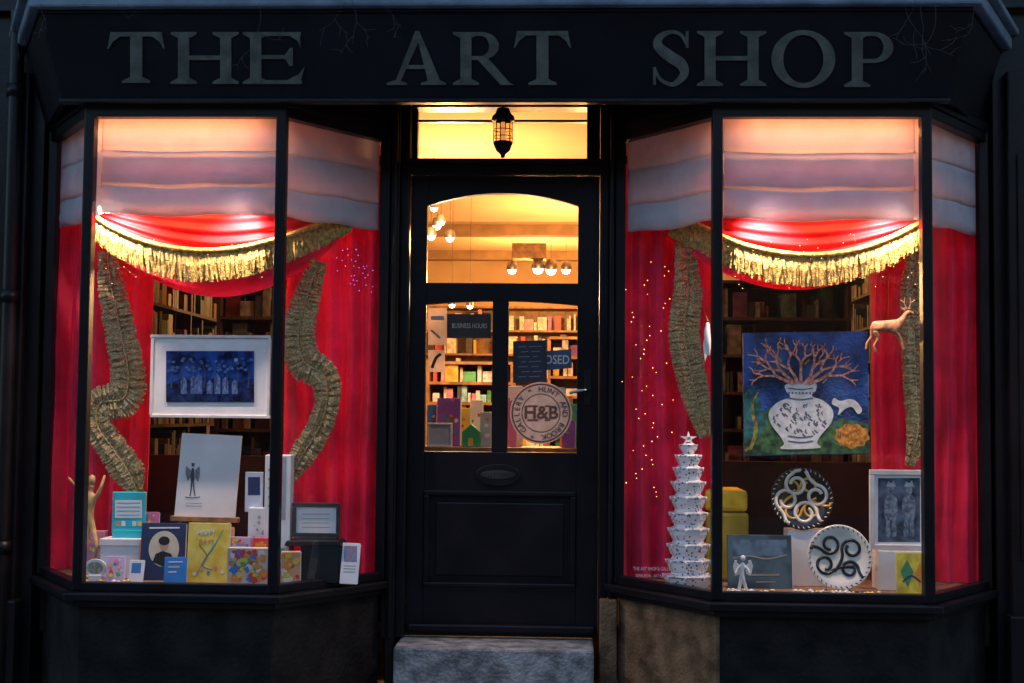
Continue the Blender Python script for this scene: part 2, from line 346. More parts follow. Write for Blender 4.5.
def gS(a,b,t=TP,bb=BT):
    w_=b-a
    P=[(b-4,t+13,2.5),(b-9,t+4,3.5),(a+w_*.5,t+1,4),(a+8,t+6,7),(a+6,t+15,9.5),(a+w_*.45,t+25,11.5),(b-9,t+33,11),(b-6,t+43,8.5),(b-14,bb-2,5.5),(a+w_*.45,bb-1,4),(a+8,bb-6,3.5),(a+3,bb-16,2.5)]
    q=cat(P,6); L,Rr=strokepts([(p.x,p.y) for p in q],[p.z for p in q]); gq([tuple(x) for x in L],[tuple(x) for x in Rr])
    rect(b-4.5,t,b-1.5,t+17); rect(a+1,bb-18,a+4,bb)
gT(109,164,32,83);gH(171,239,32,84);gE(242,304,32,84)
gA(387,446,32,85);gR(453,513,32,85);gT(515,570,31,85)
gS(652,690,31,85);gH(697,766,31,86);gO(771,835,31,87);gP(844,893,32,87)
# ------------------------------------------------------------------ door
door=empty("door_leaf",parent=shop)
yd=YD; th=0.045
zdb=ZF+0.006
du0=xdl+0.002; du1=xdr-0.002
def dz(v): return W(503,v,yd).z
a0,a1=W(427,240,yd).x,W(578,240,yd).x
box("stile",du0,a0,yd,yd+th,zdb,zd1,BLACK,door,0.003); box("stile",a1,du1,yd,yd+th,zdb,zd1,BLACK,door,0.003)
def arch(name,vt,vb_mid,vb_end,m=BLACK):
    n=16; pts=[(a0,yd,dz(vt)),(a1,yd,dz(vt))]
    for i in range(n+1):
        t=i/n; x=a1+(a0-a1)*t; v=vb_mid+(vb_end-vb_mid)*(2*t-1)**2
        pts.append((x,yd,dz(v)))
    prism3(name,pts,(0,1,0),th,m,door,0.003)
arch("top_rail",176,193,206)
arch("mid_rail",283,301,305)
box("lock_rail",a0,a1,yd,yd+th,dz(492),dz(452),BLACK,door,0.004)
box("bottom_rail",a0,a1,yd,yd+th,zdb,dz(588),BLACK,door,0.004)
mu0,mu1=W(492,380,yd).x,W(508,380,yd).x
box("muntin",mu0,mu1,yd+.001,yd+th-.001,dz(452),dz(300),BLACK,door,0.004)
box("panel",a0-.001,a1+.001,yd+.014,yd+.034,dz(589),dz(491),BLACK,door)
box("panel_field",a0+0.06,a1-0.06,yd+.004,yd+.016,dz(576),dz(503),BLACK,door,0.009)
for (v0,v1) in ((491,496),(583,588)): box("panel_moulding",a0+.001,a1-.001,yd-.008,yd+.013,dz(v1),dz(v0),BLACK,door,0.006)
for x in (a0+.001,a1-.026): box("panel_moulding",x,x+.025,yd-.008,yd+.013,dz(583)+.0005,dz(496)-.0005,BLACK,door,0.006)
box("weather_bar",du0+.01,du1-.01,yd-.03,yd-.001,zdb+.02,zdb+.06,BLACK,door,0.01)
mesh("glass",[(a0,yd+.025,dz(453)),(a1,yd+.025,dz(453)),(a1,yd+.025,dz(192)),(a0,yd+.025,dz(192))],[(0,1,2,3)],DGLASS,door)
BRASS=mat("dull_brass",(0.12,0.11,0.10),rough=0.35,metal=0.9,var=0.3)
DBR=mat("dark_brass",(0.035,0.032,0.03),rough=0.4,metal=0.9)
lp=W(498,475,yd); 
pts=[(lp.x+0.112*math.cos(t)*(1 if abs(math.cos(t))<.8 else .97),yd-.008,lp.z+0.053*math.sin(t)) for t in [2*math.pi*i/32 for i in range(32)]]
prism3("letter_plate",pts,(0,1,0),0.008,DBR,door,0.003)
pts=[(lp.x+0.085*math.cos(t),yd-.012,lp.z+0.020*math.sin(t)+.002) for t in [2*math.pi*i/32 for i in range(32)]]
prism3("letter_flap",pts,(0,1,0),0.004,BRASS,door,0.001)
text("letter_plate_text","LETTERS",498,475,yd-.0125,4,INK,door)
hp=W(588,388,yd)
box("handle_plate",hp.x-.018,hp.x+.018,yd-.006,yd-.0005,hp.z-.085,hp.z+.085,DBR,door,0.004)
tube("handle_lever",[(hp.x,yd,hp.z-.01),(hp.x,yd-.045,hp.z-.01),(hp.x-.03,yd-.05,hp.z-.012),(hp.x-.07,yd-.048,hp.z-.02),(hp.x-.09,yd-.045,hp.z-.026)],.008,mat("steel",(0.5,0.5,0.52),rough=0.25,metal=1),door)
st=empty("stone_doorstep")
sx0,sx1=W(393,660,0.33).x,W(594,660,0.33).x
box("step_block",sx0,sx1,0.33,1.1,0,ZF-0.002,STONE,st,0.012)
# ------------------------------------------------------------------ room
box("room_floor",ROOMX[0],ROOMX[1],1.101,ROOMY,0.0,ZF-.004,WOOD,shop,0)
box("room_ceiling",ROOMX[0],ROOMX[1],YD+.13,ROOMY,ZC,ZC+.1,CEIL,shop,0)
box("room_back_wall",ROOMX[0],ROOMX[1],ROOMY,ROOMY+.1,0,ZC+.1,CREAM,shop,0)
box("room_side_wall",ROOMX[0]-.1,ROOMX[0],1.1,ROOMY,0,ZC+.1,CREAM,shop,0); box("room_side_wall",ROOMX[1],ROOMX[1]+.1,1.1,ROOMY,0,ZC+.1,CREAM,shop,0)
for yy in (3.2,5.4,7.2): box("ceiling_beam",ROOMX[0],ROOMX[1],yy,yy+.14,ZC-.09,ZC-.001,mat("beam_paint",(0.30,0.19,0.09),rough=.8),shop)
p=W(527,252,5.9); box("ceiling_bulkhead",W(512,252,5.9).x,W(546,252,5.9).x,5.9,6.1,W(527,258,5.9).z,W(527,243,5.9).z,WOOD,shop)
cols=[(0.75,0.7,0.62),(0.08,0.2,0.55),(0.6,0.07,0.05),(0.7,0.42,0.06),(0.1,0.4,0.16),(0.4,0.14,0.5),(0.78,0.78,0.76),(0.06,0.06,0.07),(0.3,0.6,0.7),(0.7,0.3,0.4)]
SM=[mat("stock_%d"%i,c,rough=.5,var=.35,nscale=20) for i,c in enumerate(cols)]
SMD=[mat("shaded_stock_%d"%i,tuple(x*.09 for x in c),rough=.4,var=.5,nscale=20) for i,c in enumerate(cols)]  # shaded copies of the stock: dimness behind the windows is in the colour
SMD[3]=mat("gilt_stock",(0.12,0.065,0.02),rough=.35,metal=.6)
def shelf(x0,x1,y0,y1,z0,z1,lev,face,shaded=False):
    e=empty("display_shelves"); fm=DARK if shaded else WOOD
    V=[];F=[];M_=[]
    def ab(a,b,c,d,e_,f,mi):
        n=len(V); V.extend(bv(a,b,c,d,e_,f)); F.extend([tuple(i+n for i in q) for q in BF]); M_.extend([mi]*6)
    h=(z1-z0)/lev
    bx=[]
    for i in range(lev+1): bx.append((x0,x1,y0,y1,z0+i*h-.01,z0+i*h+.01))
    along='x' if face=='y' else 'y'
    if along=='x':
        n=max(1,int((x1-x0)/0.8))
        for i in range(n+1):
            xx=x0+(x1-x0)*i/n; bx.append((xx-.012,xx+.012,y0+.002,y1-.001,z0,z1))
        bx.append((x0,x1,y1,y1+.01,z0,z1))
    else:
        n=max(1,int((y1-y0)/0.8))
        for i in range(n+1):
            yy=y0+(y1-y0)*i/n; bx.append((x0+.001,x1-.001,yy-.012,yy+.012,z0,z1))
    VV=[];FF=[]
    for b_ in bx:
        n=len(VV); VV.extend(bv(*b_)); FF.extend([tuple(i+n for i in q) for q in BF])
    mesh("frame",VV,FF,fm,e)
    for i in range(lev):
        zz=z0+i*h+.011
        s=x0+.03 if along=='x' else y0+.03; E=(x1 if along=='x' else y1)-.03
        while s<E:
            wdt=random.choice([.02,.03,.04,.05,.07,.1]); hh=h*random.uniform(.3,.88); d=random.uniform(.5,.9)
            if random.random()<.82 and s+wdt<E:
                mi=random.choice([0,0,6,6,6,1,2,3,4,5,7,8,9])
                if along=='x': ab(s,s+wdt*.93,y0+(1-d)*(y1-y0)*.5,y1-.02,zz,zz+hh,mi)
                else: ab(x0+.02,x1-.02,s,s+wdt*.93,zz,zz+hh,mi)
            s+=wdt+random.choice([0,0,.005,.03])
    mesh("stock",V,F,SMD if shaded else SM,e,mi=M_)
shelf(-1.25,1.25,ROOMY-.4,ROOMY-.02,ZF,2.45,9,'y')
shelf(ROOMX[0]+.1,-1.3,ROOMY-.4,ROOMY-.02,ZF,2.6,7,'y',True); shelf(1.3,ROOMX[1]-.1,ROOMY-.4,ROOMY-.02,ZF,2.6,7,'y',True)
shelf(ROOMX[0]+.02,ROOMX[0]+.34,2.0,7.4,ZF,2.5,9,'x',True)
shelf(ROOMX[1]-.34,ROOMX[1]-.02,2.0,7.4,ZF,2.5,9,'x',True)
shelf(-0.75,-0.15,3.6,3.95,ZF,1.72,10,'y'); shelf(0.1,0.75,4.4,4.75,ZF,1.95,11,'y')
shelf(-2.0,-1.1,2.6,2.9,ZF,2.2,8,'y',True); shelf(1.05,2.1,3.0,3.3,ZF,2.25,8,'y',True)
WARM=(1.0,0.48,0.15)
for i,(x,y) in enumerate(((-0.5,2.2),(0.4,4.3),(0,6.3))):
    point("ceiling_lamp_light",(x,y,2.4),(105,125,110)[i],WARM,.06)
point("lobby_lamp_light",(0.0,1.35,2.52),6,(1,.34,.08),.05)
p=W(520,292,1.55); point("hidden_fill_light",(p.x,1.55,p.z),13,(1,.70,.42),.035)  # unseen fill light added behind the mid rail to brighten the goods
p=W(470,294,3.0); point("hidden_fill_light",(p.x,3.0,p.z),24,(1,.74,.48),.04)  # second added fill deeper in the room, also hidden by the rail
BULB=glowmat("bulb_glow",(1.0,0.42,0.36),10)
def spotfix(u,v,y,r=.022):
    e=empty("ceiling_spotlight"); p=W(u,v,y)
    lathe("bulb",[(0.0001,-r),(r*.7,-r*.7),(r,0),(r*.7,r*.7),(0.0001,r)],p,BULB,e,12)
    lathe("housing",[(r*1.1,0),(r*1.2,r*.4),(r*.9,r*1.8),(0.0001,r*2.0)],p,mat("steel_grey",(0.3,0.3,0.3),rough=.4,metal=.8),e,12)
    tube("stem",[(p.x,p.y,p.z+r*1.9),(p.x,p.y,ZC)],.0015,BRASS,e)
for a in ((434,208,2.2,.024),(441,222,2.5,.026),(431,236,2.6,.030),(450,238,3.0,.030),(437,226,3.2,.03),(433,203,2.4,.022)): spotfix(*a)
for a in ((512,270,6.0,.042),(538,269,6.0,.05),(551,270,6.0,.05),(566,270,6.0,.042),(452,305,4.0,.025),(470,306,4.0,.025)): spotfix(*a)
# ------------------------------------------------------------------ blinds
def blind(pl,vb,uc):
    e=empty("roman_blind"); zb=W(uc,vb,0.05).z; zt=ZH+0.025
    ins=0.055
    q=[(pl[0][0]+.032,YW-.005),(pl[1][0]+ins*.62,ins),(pl[2][0]-ins*.62,ins),(pl[3][0]-.032,YW-.005)]
    H=zt-zb
    prof=[]
    for k,(a,b,sag) in enumerate(((0,.36,.004),(.36,.72,.014),(.72,1.0,.018))):
        for j in range(9):
            t=j/8; z=zt-H*(a+(b-a)*t); d=sag*math.sin(math.pi*min(1,t**1.8))
            prof.append((z,-d))
        prof.append((zt-H*b+ .004,0.010))
    for s in range(3):
        p,r=Vector((*q[s],0)),Vector((*q[s+1],0)); t=(r-p).normalized(); n=Vector((-t.y,t.x,0))
        L=(r-p).length; nu=30
        vs=[];fs=[]
        for i in range(nu+1):
            x=L*(.002+.996*i/nu); edge=min(1,min(i,nu-i)/3)
            for z,d in prof:
                tt=(zt-z)/H
                wob=.004*math.sin(i*.55+s*2+tt*4)*tt; zz=z+.006*math.sin(i*.33+s)*tt -.008*math.sin(math.pi*i/nu)*tt
                pp=p+t*x+n*(wob+d)*edge; vs.append((pp.x,pp.y,zz))
        m=len(prof)
        for i in range(nu):
            for j in range(m-1): fs.append((i*m+j,(i+1)*m+j,(i+1)*m+j+1,i*m+j+1))
        mesh("blind_panel",vs,fs,BLIND,e,smooth=True)
        for (f0,f1) in ((.36,.56),(.72,.985)):
            aa=p+t*.015+n*.02; bb=p+t*(L-.015)+n*.02
            z1_,z0_=zt-H*f0,zt-H*f1
            mesh("fold_lining",[(aa.x,aa.y,z0_),(bb.x,bb.y,z0_),(bb.x,bb.y,z1_),(aa.x,aa.y,z1_)],[(0,1,2,3)],BLIND,e)
    return zb
ZB=[blind(PL,214,180),blind(PR,219,820)]
# ------------------------------------------------------------------ fringe helper
def back(u,y,cap=.5):      # the drapery follows the canted sides of the bay
    o=0
    if 262<u<400: o=(u-262)*.0026
    elif 600<u<736: o=(736-u)*.0032
    return min(y+o,max(cap,y))
def fringe(name,pts,y,m,parent,hang=None,n=6,thr=260,yjit=.01,braid=3.0,follow=False):
    q=cat([(p[0],p[1],p[2]) for p in pts],10)
    yf=(lambda u: back(u,y,.46)) if follow else (lambda u: y)
    vs=[];fs=[]; N=len(q)
    for k in range(thr):
        f=k/(thr-1)*(N-1.001); i=int(f); t=f-i
        c=q[i].lerp(q[i+1],t); tg=q[i+1]-q[i]; tg.z=0
        if tg.length<1e-5: continue
        tg.normalize(); yk=yf(c.x)
        if hang is None: h=Vector((-tg.y,tg.x,0))
        else: h=Vector((hang[0],hang[1],0))
        for lay in range(2):
            ln=c.z*random.uniform(.8,1.08); sk=random.uniform(-.14,.14)
            e=Vector((c.x,c.y,0))+ (h+tg*sk)*ln; wd=random.uniform(.7,1.5)
            yy=yk+lay*.012+random.uniform(-yjit,yjit)*.3
            a=Vector((c.x,c.y,0))
            b0=len(vs)
            mid=(a+e)/2+tg*random.uniform(-1,1)
            for P_,ww,dy in ((a,wd*.7,0),(mid,wd,-.006+random.uniform(-.5,.5)*yjit),(e,wd*.75,random.uniform(-.5,.5)*yjit)):
                vs.append(W(P_.x-tg.x*ww,P_.y-tg.y*ww,yy+dy)); vs.append(W(P_.x+tg.x*ww,P_.y+tg.y*ww,yy+dy))
            fs+= [(b0,b0+1,b0+3,b0+2),(b0+2,b0+3,b0+5,b0+4)]
    mesh(name,vs,fs,m,parent)
    tube(name+"_braid",[tuple(W(p.x,p.y,yf(p.x)-.004)) for p in q],braid/FPX*6,m,parent)
def swag(name,ul,ur,vt,ends,vm,y,m,parent,folds=5,amp=.018,skew=0):
    nu,nv=60,36; vs=[];fs=[]
    for i in range(nu+1):
        t=i/nu
        k=1-abs(2*t-1)**2.2
        top=vt; bot=ends+(vm-ends)*(1-abs(2*(t**(1+skew))-1)**2.0)
        for j in range(nv+1):
            s=j/nv; v=top+(bot-top)*s
            u=ul+(ur-ul)*t
            dy=-amp*math.sin(s*folds*math.pi*2+1.5*abs(2*t-1))*(.35+.65*s)*(0.4+0.6*k) - .03*k*s
            vs.append(W(u,v,back(u,y)+dy*.9))
    for i in range(nu):
        for j in range(nv):
            a=i*(nv+1)+j; fs.append((a,a+nv+1,a+nv+2,a+1))
    mesh(name,vs,fs,m,parent,smooth=True)
sw=empty("swag_curtain")
swag("back_swag",88,352,203,228,297,.30,RED,sw,3)
swag("front_swag",92,350,203,214,252,.22,REDS,sw,4,.012)
fringe("swag_fringe",[(91,214,24),(115,229,26),(150,243,29),(190,250,30),(230,249,29),(270,241,27),(310,228,24),(350,214,18)],.185,GOLD,sw,hang=(0,1),thr=420,follow=True)
sw=empty("swag_curtain")
swag("back_swag",655,935,205,226,290,.30,RED,sw,3)
swag("front_swag",668,938,205,216,254,.22,REDS,sw,4,.012)
fringe("swag_fringe",[(672,217,20),(700,226,24),(735,242,28),(775,252,30),(815,255,30),(855,250,29),(890,238,27),(924,221,24)],.185,GOLD,sw,hang=(0,1),thr=420,follow=True)
# ------------------------------------------------------------------ curtains
def curtain(x0,x1,y,nf,zt,zb=None,amp=.03):
    zb=ZS+.004 if zb is None else zb
    e=empty("red_curtain"); nu=nf*14; nv=30; vs=[];fs=[]
    ph=[random.uniform(-.8,.8) for _ in range(nf+2)]; am=[random.uniform(.6,1.3) for _ in range(nf+2)]
    for i in range(nu+1):
        t=i/nu; f=t*nf; k=int(f); a=am[k]*(1-(f-k))+am[k+1]*(f-k); p=ph[k]*(1-(f-k))+ph[k+1]*(f-k)
        for j in range(nv+1):
            s=j/nv; z=zt+(zb-zt)*s
            x=x0+(x1-x0)*t + .012*math.sin(s*5+f*1.7)*s*math.sin(math.pi*t)
            yy=y-amp*a*math.sin(2*math.pi*f+p+ .5*math.sin(s*3+k))*(.6+.4*s)-.006*math.sin(s*17+f*5)
            vs.append((x,yy,z))
    for i in range(nu):
        for j in range(nv):
            a=i*(nv+1)+j; fs.append((a,a+nv+1,a+nv+2,a+1))
    mesh("cloth",vs,fs,RED,e,smooth=True)
ct=ZH-.1
curtain(PL[0][0]+.005,W(150,400,.57).x,.585,5,ct,amp=.032); curtain(W(284,400,.57).x,PL[3][0]-.004,.585,5,ct,amp=.032)
curtain(PR[0][0]+.004,W(716,400,.57).x,.585,5,ct,amp=.032); curtain(W(872,400,.57).x,PR[3][0]-.005,.585,6,ct)
def tail(pts,y):
    e=empty("fringed_curtain_tail")
    q=cat([(p[0],p[1],p[2]) for p in pts],8)
    L,Rr=strokepts([(p.x,p.y) for p in q],[p.z*.75 for p in q]); vs=[];fs=[];n=len(L);m=7
    for i in range(n):
        for j in range(m):
            s=j/(m-1); c=L[i].lerp(Rr[i],s); vs.append(W(c.x,c.y,y+.02-.02*math.sin(s*math.pi)+.012*math.sin(i*.9+s*3)))
    for i in range(n-1):
        for j in range(m-1): a=i*m+j; fs.append((a,a+m,a+m+1,a+1))
    mesh("ribbon",vs,fs,GOLD2,e,smooth=True)
    fringe("edge_fringe",[(p[0],p[1],p[2]*.62) for p in pts],y-.012,GOLD2,e,thr=340,yjit=.03,braid=1.0)
    fringe("edge_fringe_b",[(p[0],p[1],p[2]*.62) for p in reversed(pts)],y-.006,GOLD2,e,thr=340,yjit=.03,braid=1.0)
tail([(107,252,14),(112,290,22),(121,335,25),(128,372,27),(124,398,30),(100,404,26),(97,425,22),(112,448,24),(128,472,26),(137,492,10)],.44)
tail([(318,262,14),(306,300,22),(298,335,26),(304,362,28),(324,376,24),(327,402,20),(318,430,20),(302,456,20),(290,480,8)],.42)
tail([(684,242,14),(688,290,22),(684,330,24),(690,370,24),(698,405,20),(706,435,12)],.44)
tail([(916,250,12),(912,290,18),(914,340,20),(916,390,20),(918,430,18),(910,465,8)],.46)
# ------------------------------------------------------------------ picture helpers
def framed(name,u0,v0,u1,v1,y,fw,mw,fm,mm,dep=.02):
    e=empty(name)
    pbox("backing",u0+1,v0+1,u1-1,v1-1,y+.004,dep-.004,mm,e,0)
    pbox("frame_top",u0,v0,u1,v0+fw,y-.004,dep+.002,fm,e,.002); pbox("frame_bottom",u0,v1-fw,u1,v1,y-.004,dep+.002,fm,e,.002)
    pbox("frame_left",u0,v0+fw,u0+fw,v1-fw,y-.004,dep+.001,fm,e,.002); pbox("frame_right",u1-fw,v0+fw,u1,v1-fw,y-.004,dep+.001,fm,e,.002)
    return e
def book(name,u0,v0,u1,v1,y,m,dep=.02,zb=ZS+.001):
    e=empty(name); pbox("cover",u0,v0,u1,v1,y,dep,m,e,.002,zb=zb)
    pbox("pages",u0+1,v0+1,u1+.6,v1,y+.003,dep-.006,WHITE,e,0,zb=zb+.003)
    return e
def fin(e,u,y,rx=-6,rz=0,z=ZS+.001): 
    p=W(u,560,y); regroup(e,(p.x,y,z),rx,rz)
M=lambda n,c,**k: mat(n,c,**k)
# ---- left window
e=framed("framed_picture",150,335,270,418,.30,3,16,M("pale_frame",(0.62,0.60,0.58)),WHITE)
flat("night_sky",[(166,351),(254,351),(254,402),(166,402)],.300,M("night_blue",(0.005,0.018,0.10),var=.6,nscale=16,col2=(0.015,0.07,0.34),spec=.1),e)
flat("hills",[(166,385),(182,378),(200,383),(222,376),(240,382),(254,378),(254,402),(166,402)],.2990,M("paint_navy",(0.005,0.010,0.04),var=.6,nscale=30,col2=(0.012,0.03,0.12),spec=.1),e)
for i in range(7):
    x=180+i*8.6+random.uniform(-2,2); h=random.uniform(6,15); flat("house",[(x,394),(x,392-h),(x+3,388-h),(x+6,392-h),(x+6,394)],.2983-.0001*i,M("paint_steel",(0.05,0.10,0.28),var=.5,nscale=60),e)
    flat("window_dab",[(x+2,390),(x+2,386),(x+3.4,386),(x+3.4,390)],.2974,M("paint_cream",(0.16,0.2,0.3)),e)
for i in range(8):
    x=171+i*11; stroke("tree",[(x,388),(x+1,374),(x-1,364+i%3*2)],[1.6,1.0,.4],.2968,M("paint_pale",(0.02,0.04,0.11)),e,3)
    for k in range(6): flat("leaf_cluster",ell(x+random.uniform(-6,6),365+random.uniform(-7,7),2.0,1.5,7),.2964-.0001*k,M("paint_leaf",(0.02,0.07,0.24),var=.6,nscale=50),e)
flat("moon",ell(236,360,2,2,12),.2985,M("paint_moon",(0.3,0.33,0.36)),e)
tube("hanging_wire",[tuple(W(175,335,.31)),tuple(W(178,255,.31))],.0008,INK,e); tube("hanging_wire",[tuple(W(246,335,.31)),tuple(W(244,255,.31))],.0008,INK,e)
e=empty("art_print_on_easel"); prism("print_board",[(182,433),(242,436),(235,520),(174,518)],.36,.008,WHITE,e,.001)
prism("easel_ledge",[(170,516),(238,518),(238,523),(170,521)],.34,.04,WOOD,e,.002)
tube("easel_leg",[tuple(W(180,521,.375)),(W(176,560,.36).x,.36,ZS+.003)],.007,WOOD,e); tube("easel_leg",[tuple(W(230,521,.375)),(W(234,560,.36).x,.36,ZS+.003)],.007,WOOD,e)
tube("easel_leg",[tuple(W(208,425,.385)),(W(208,560,.55).x,.55,ZS+.003)],.007,WOOD,e)
GREYI=M("ink_wash",(0.22,0.22,0.22),var=.6,nscale=200); GREYD=M("ink_dark_wash",(0.07,0.07,0.07),var=.6,nscale=200)
stroke("ink_body",[(193,468),(192.5,475),(192.5,483)],[2,4,3],.359,GREYD,e); stroke("ink_head",[(193,463),(193,466.5)],3,.3585,GREYD,e,0)
stroke("ink_leg",[(191.5,483),(191,490),(190,496)],[1.6,1.3,1],.3588,GREYD,e); stroke("ink_leg",[(193.5,483),(194,490),(195,496)],[1.6,1.3,1],.3588,GREYD,e)
flat("ink_wing",[(191,470),(186,466),(185.5,473),(187.5,481),(190.5,478)],.3582,GREYI,e); flat("ink_wing",[(195,470),(199.5,466),(200,474),(198,482),(195,478)],.3582,GREYI,e)
stroke("ink_line",[(185,497),(192,498),(200,497)],1.0,.358,GREYD,e,2)
for v in (503,506): stroke("ink_caption",[(186,v),(202,v+.5)],.5,.358,GREYI,e,0)
e=empty("white_display_box"); pbox("box_body",100,541,139,575,.28,.14,WHITE,e,.003,zb=ZS+.001); pbox("box_lid",99,539,140,546,.275,.15,WHITE,e,.003)
zt=W(120,541,.28).z
e=empty("desk_calendar"); TURQ=M("turquoise_card",(0.02,0.46,0.55)); pbox("card",112,492,145,534,.33,.02,TURQ,e,.003)
flat("page",[(115,500),(142,500),(142,518),(115,518)],.3285,WHITE,e)
for k in range(4): stroke("line",[(117,503+k*4),(140,503+k*4)],.8,.3278,TURQ,e,0)
for k in range(5): flat("square",[(116+k*5.4,521),(120+k*5.4,521),(120+k*5.4,526),(116+k*5.4,526)],.3285,[M("sq_r",(0.7,0.3,0.1)),WHITE,TURQ,WHITE,M("sq_y",(0.7,0.6,0.1))][k],e)
pbox("stand",112,530,145,541,.325,.05,TURQ,e,.003,zb=zt)
e=empty("wooden_manikin"); HW=M("pale_wood",(0.5,0.31,0.12),var=.2,nscale=30)
mp=lambda u,v,dy=0: W(u,v,.33+dy)
vs=[mp(90,525),mp(90,512),mp(91,498),mp(91,491),mp(92,484), mp(85,497),mp(79,490),mp(68,477), mp(97,496,-.01),mp(101,487,-.02),mp(105,475), mp(87,528),mp(85,548,-.02),mp(84,568), mp(93,528),mp(97,547,-.03),mp(93,566,.01),mp(88,575,-.02),mp(97,574,-.02)]
es=[(0,1),(1,2),(2,3),(3,4),(2,5),(5,6),(6,7),(2,8),(8,9),(9,10),(0,11),(11,12),(12,13),(0,14),(14,15),(15,16),(13,17),(16,18)]
rs=[.020,.018,.022,.009,.017,.012,.008,.006,.012,.008,.006,.014,.010,.007,.014,.010,.007,.006,.006]
skin("body",vs,es,rs,HW,e); lathe("head",[(.0001,-.026),(.012,-.02),(.017,0),(.013,.018),(.0001,.026)],mp(92,480),HW,e,16)
lathe("base",[(.0001,0),(.05,0),(.05,.012),(.0001,.012)],(mp(91,570).x,.32,ZS+.001),HW,e,24)
NAVY=M("navy_cover",(0.012,0.03,0.10)); YEL=M("yellow_cover",(0.82,0.56,0.04),var=.12,nscale=20,col2=(0.82,0.66,0.14))
e=book("portrait_book",140,523,184,578,.24,NAVY)
flat("oval",ell(163,549,15,18,28),.2395,M("cream_print",(0.6,0.55,0.42)),e)
flat("shoulders",[(152,562),(155,554),(162,551),(170,554),(174,561),(163,567)],.239,INK,e); flat("face",ell(163,545,4.5,6,20),.2386,M("skin_print",(0.5,0.33,0.25)),e); flat("hair",ell(163,541,5.5,4.5,20),.2382,INK,e)
stroke("title",[(148,528),(178,528)],1.5,.2385,WHITE,e,0); fin(e,162,.24,-7,4)
e=book("yellow_picture_book",186,523,228,583,.17,YEL)
stroke("drawing",[(196,575),(204,560),(214,545),(222,530)],[1,1.6,1.3,.6],.1692,M("teal_ink",(0.05,0.3,0.35)),e); stroke("drawing",[(198,545),(206,556),(202,566),(212,570)],1.2,.1690,M("pencil",(0.25,0.2,0.15)),e)
text("title_word","HAPPY",205,533,.1688,5,WHITE,e,xs=.9); text("title_word","DAYS",205,542,.1688,5,M("sq_r",(0,0,0)),e,xs=.9)
for k in range(5): flat("flower",ell(194+k*7,574-((k*5)%9),2,2,10),.1688,[WHITE,M("sq_r",(0,0,0)),M("teal_ink",(0,0,0)),M("pinkp",(0.7,0.2,0.3)),WHITE][k],e)
fin(e,207,.17,-5,-3)
e=book("small_blue_book",164,557,186,584,.09,M("bright_blue",(0.03,0.20,0.55)),.012); 
for k in range(3): stroke("title",[(168,562+k*5),(182-k*3,562+k*5)],1.2,.0892,[WHITE,YEL,WHITE][k],e,0)
fin(e,175,.09,-9,6)
MULTI=[M("m_red",(0.75,0.05,0.05)),M("m_org",(0.8,0.3,0.04)),M("m_yel",(0.8,0.6,0.08)),M("m_grn",(0.05,0.4,0.15)),M("m_blu",(0.04,0.22,0.62)),M("m_pnk",(0.75,0.2,0.4)),WHITE,WHITE]
def confetti(e,u0,v0,u1,v1,y,n,s=4,ms=MULTI):
    for k in range(n):
        u=random.uniform(u0+s/2,u1-s/2); v=random.uniform(v0+s/2,v1-s/2); a=random.uniform(0,6)
        ss=s*random.uniform(.5,1); js=[random.uniform(.45,1.25) for _ in range(5)]
        flat("motif",[(u+ss*js[j]*math.cos(a+j*2*math.pi/5),v+ss*js[j]*math.sin(a+j*2*math.pi/5)) for j in range(5)],y-.0004*(1+k%9)-.0001*(k//9),random.choice(ms),e)
e=book("patterned_gift_box",227,548,268,584,.13,M("cream_box",(0.65,0.5,0.4)),.05); confetti(e,228,549,267,582,.13,80,4.5,[MULTI[0],MULTI[1],MULTI[1],MULTI[2],MULTI[2],MULTI[3],MULTI[8-1],MULTI[4],MULTI[0]]); fin(e,247,.13,0,0)
e=book("patterned_card",230,537,250,560,.20,M("lilac_box",(0.5,0.4,0.6)),.03,); confetti(e,231,538,249,556,.20,14,3); fin(e,240,.20,-4,0)
e=book("red_patterned_book",252,538,268,584,.19,M("m_red",(0,0,0)),.04); confetti(e,253,539,267,556,.19,12,3,[WHITE,MULTI[2],MULTI[1]]); fin(e,260,.19,0,0)
e=book("patterned_gift_box",281,552,300,584,.16,M("peach_box",(0.7,0.35,0.2)),.05); confetti(e,282,553,299,582,.16,28,4,MULTI[:3]+[WHITE]); fin(e,290,.16,0,8)
e=book("greetings_card",142,512,158,545,.40,MULTI[5],.004); confetti(e,143,513,157,524,.40,6,3); fin(e,150,.4,-6,8)
e=book("greetings_card",106,556,124,582,.12,M("lilac_box",(0,0,0)),.004); confetti(e,107,557,123,578,.12,10,3); fin(e,115,.12,-12,10)
e=book("greetings_card",127,560,143,583,.16,WHITE,.004); flat("print",[(130,563),(140,563),(140,573),(130,573)],.1594,MULTI[4],e); fin(e,135,.16,-12,-8)
e=book("orange_notebook",212,527,232,560,.30,MULTI[1],.02); fin(e,222,.3,-5,0)
e=book("teal_notebook",268,548,283,584,.22,M("teal_ink",(0,0,0)),.02); confetti(e,269,549,282,575,.22,8,3,[WHITE,MULTI[2]]); fin(e,275,.22,-5,0)
e=empty("tall_white_box"); pbox("box_body",264,455,290,584,.26,.07,WHITE,e,.003,zb=ZS+.001); pbox("box_side_print",280,457,286,520,.2592,.001,M("grey_print",(0.35,0.36,0.4)),e,0)
for k in range(5): stroke("print",[(268,470+k*9),(277,470+k*9)],2.5,.2588,M("grey_print",(0,0,0)),e,0)
e=book("standing_card",245,472,263,512,.30,M("pale_blue_card",(0.45,0.52,0.62)),.006,zb=W(254,512,.3).z); flat("print",[(248,477),(260,477),(260,495),(248,495)],.2994,NAVY,e); 
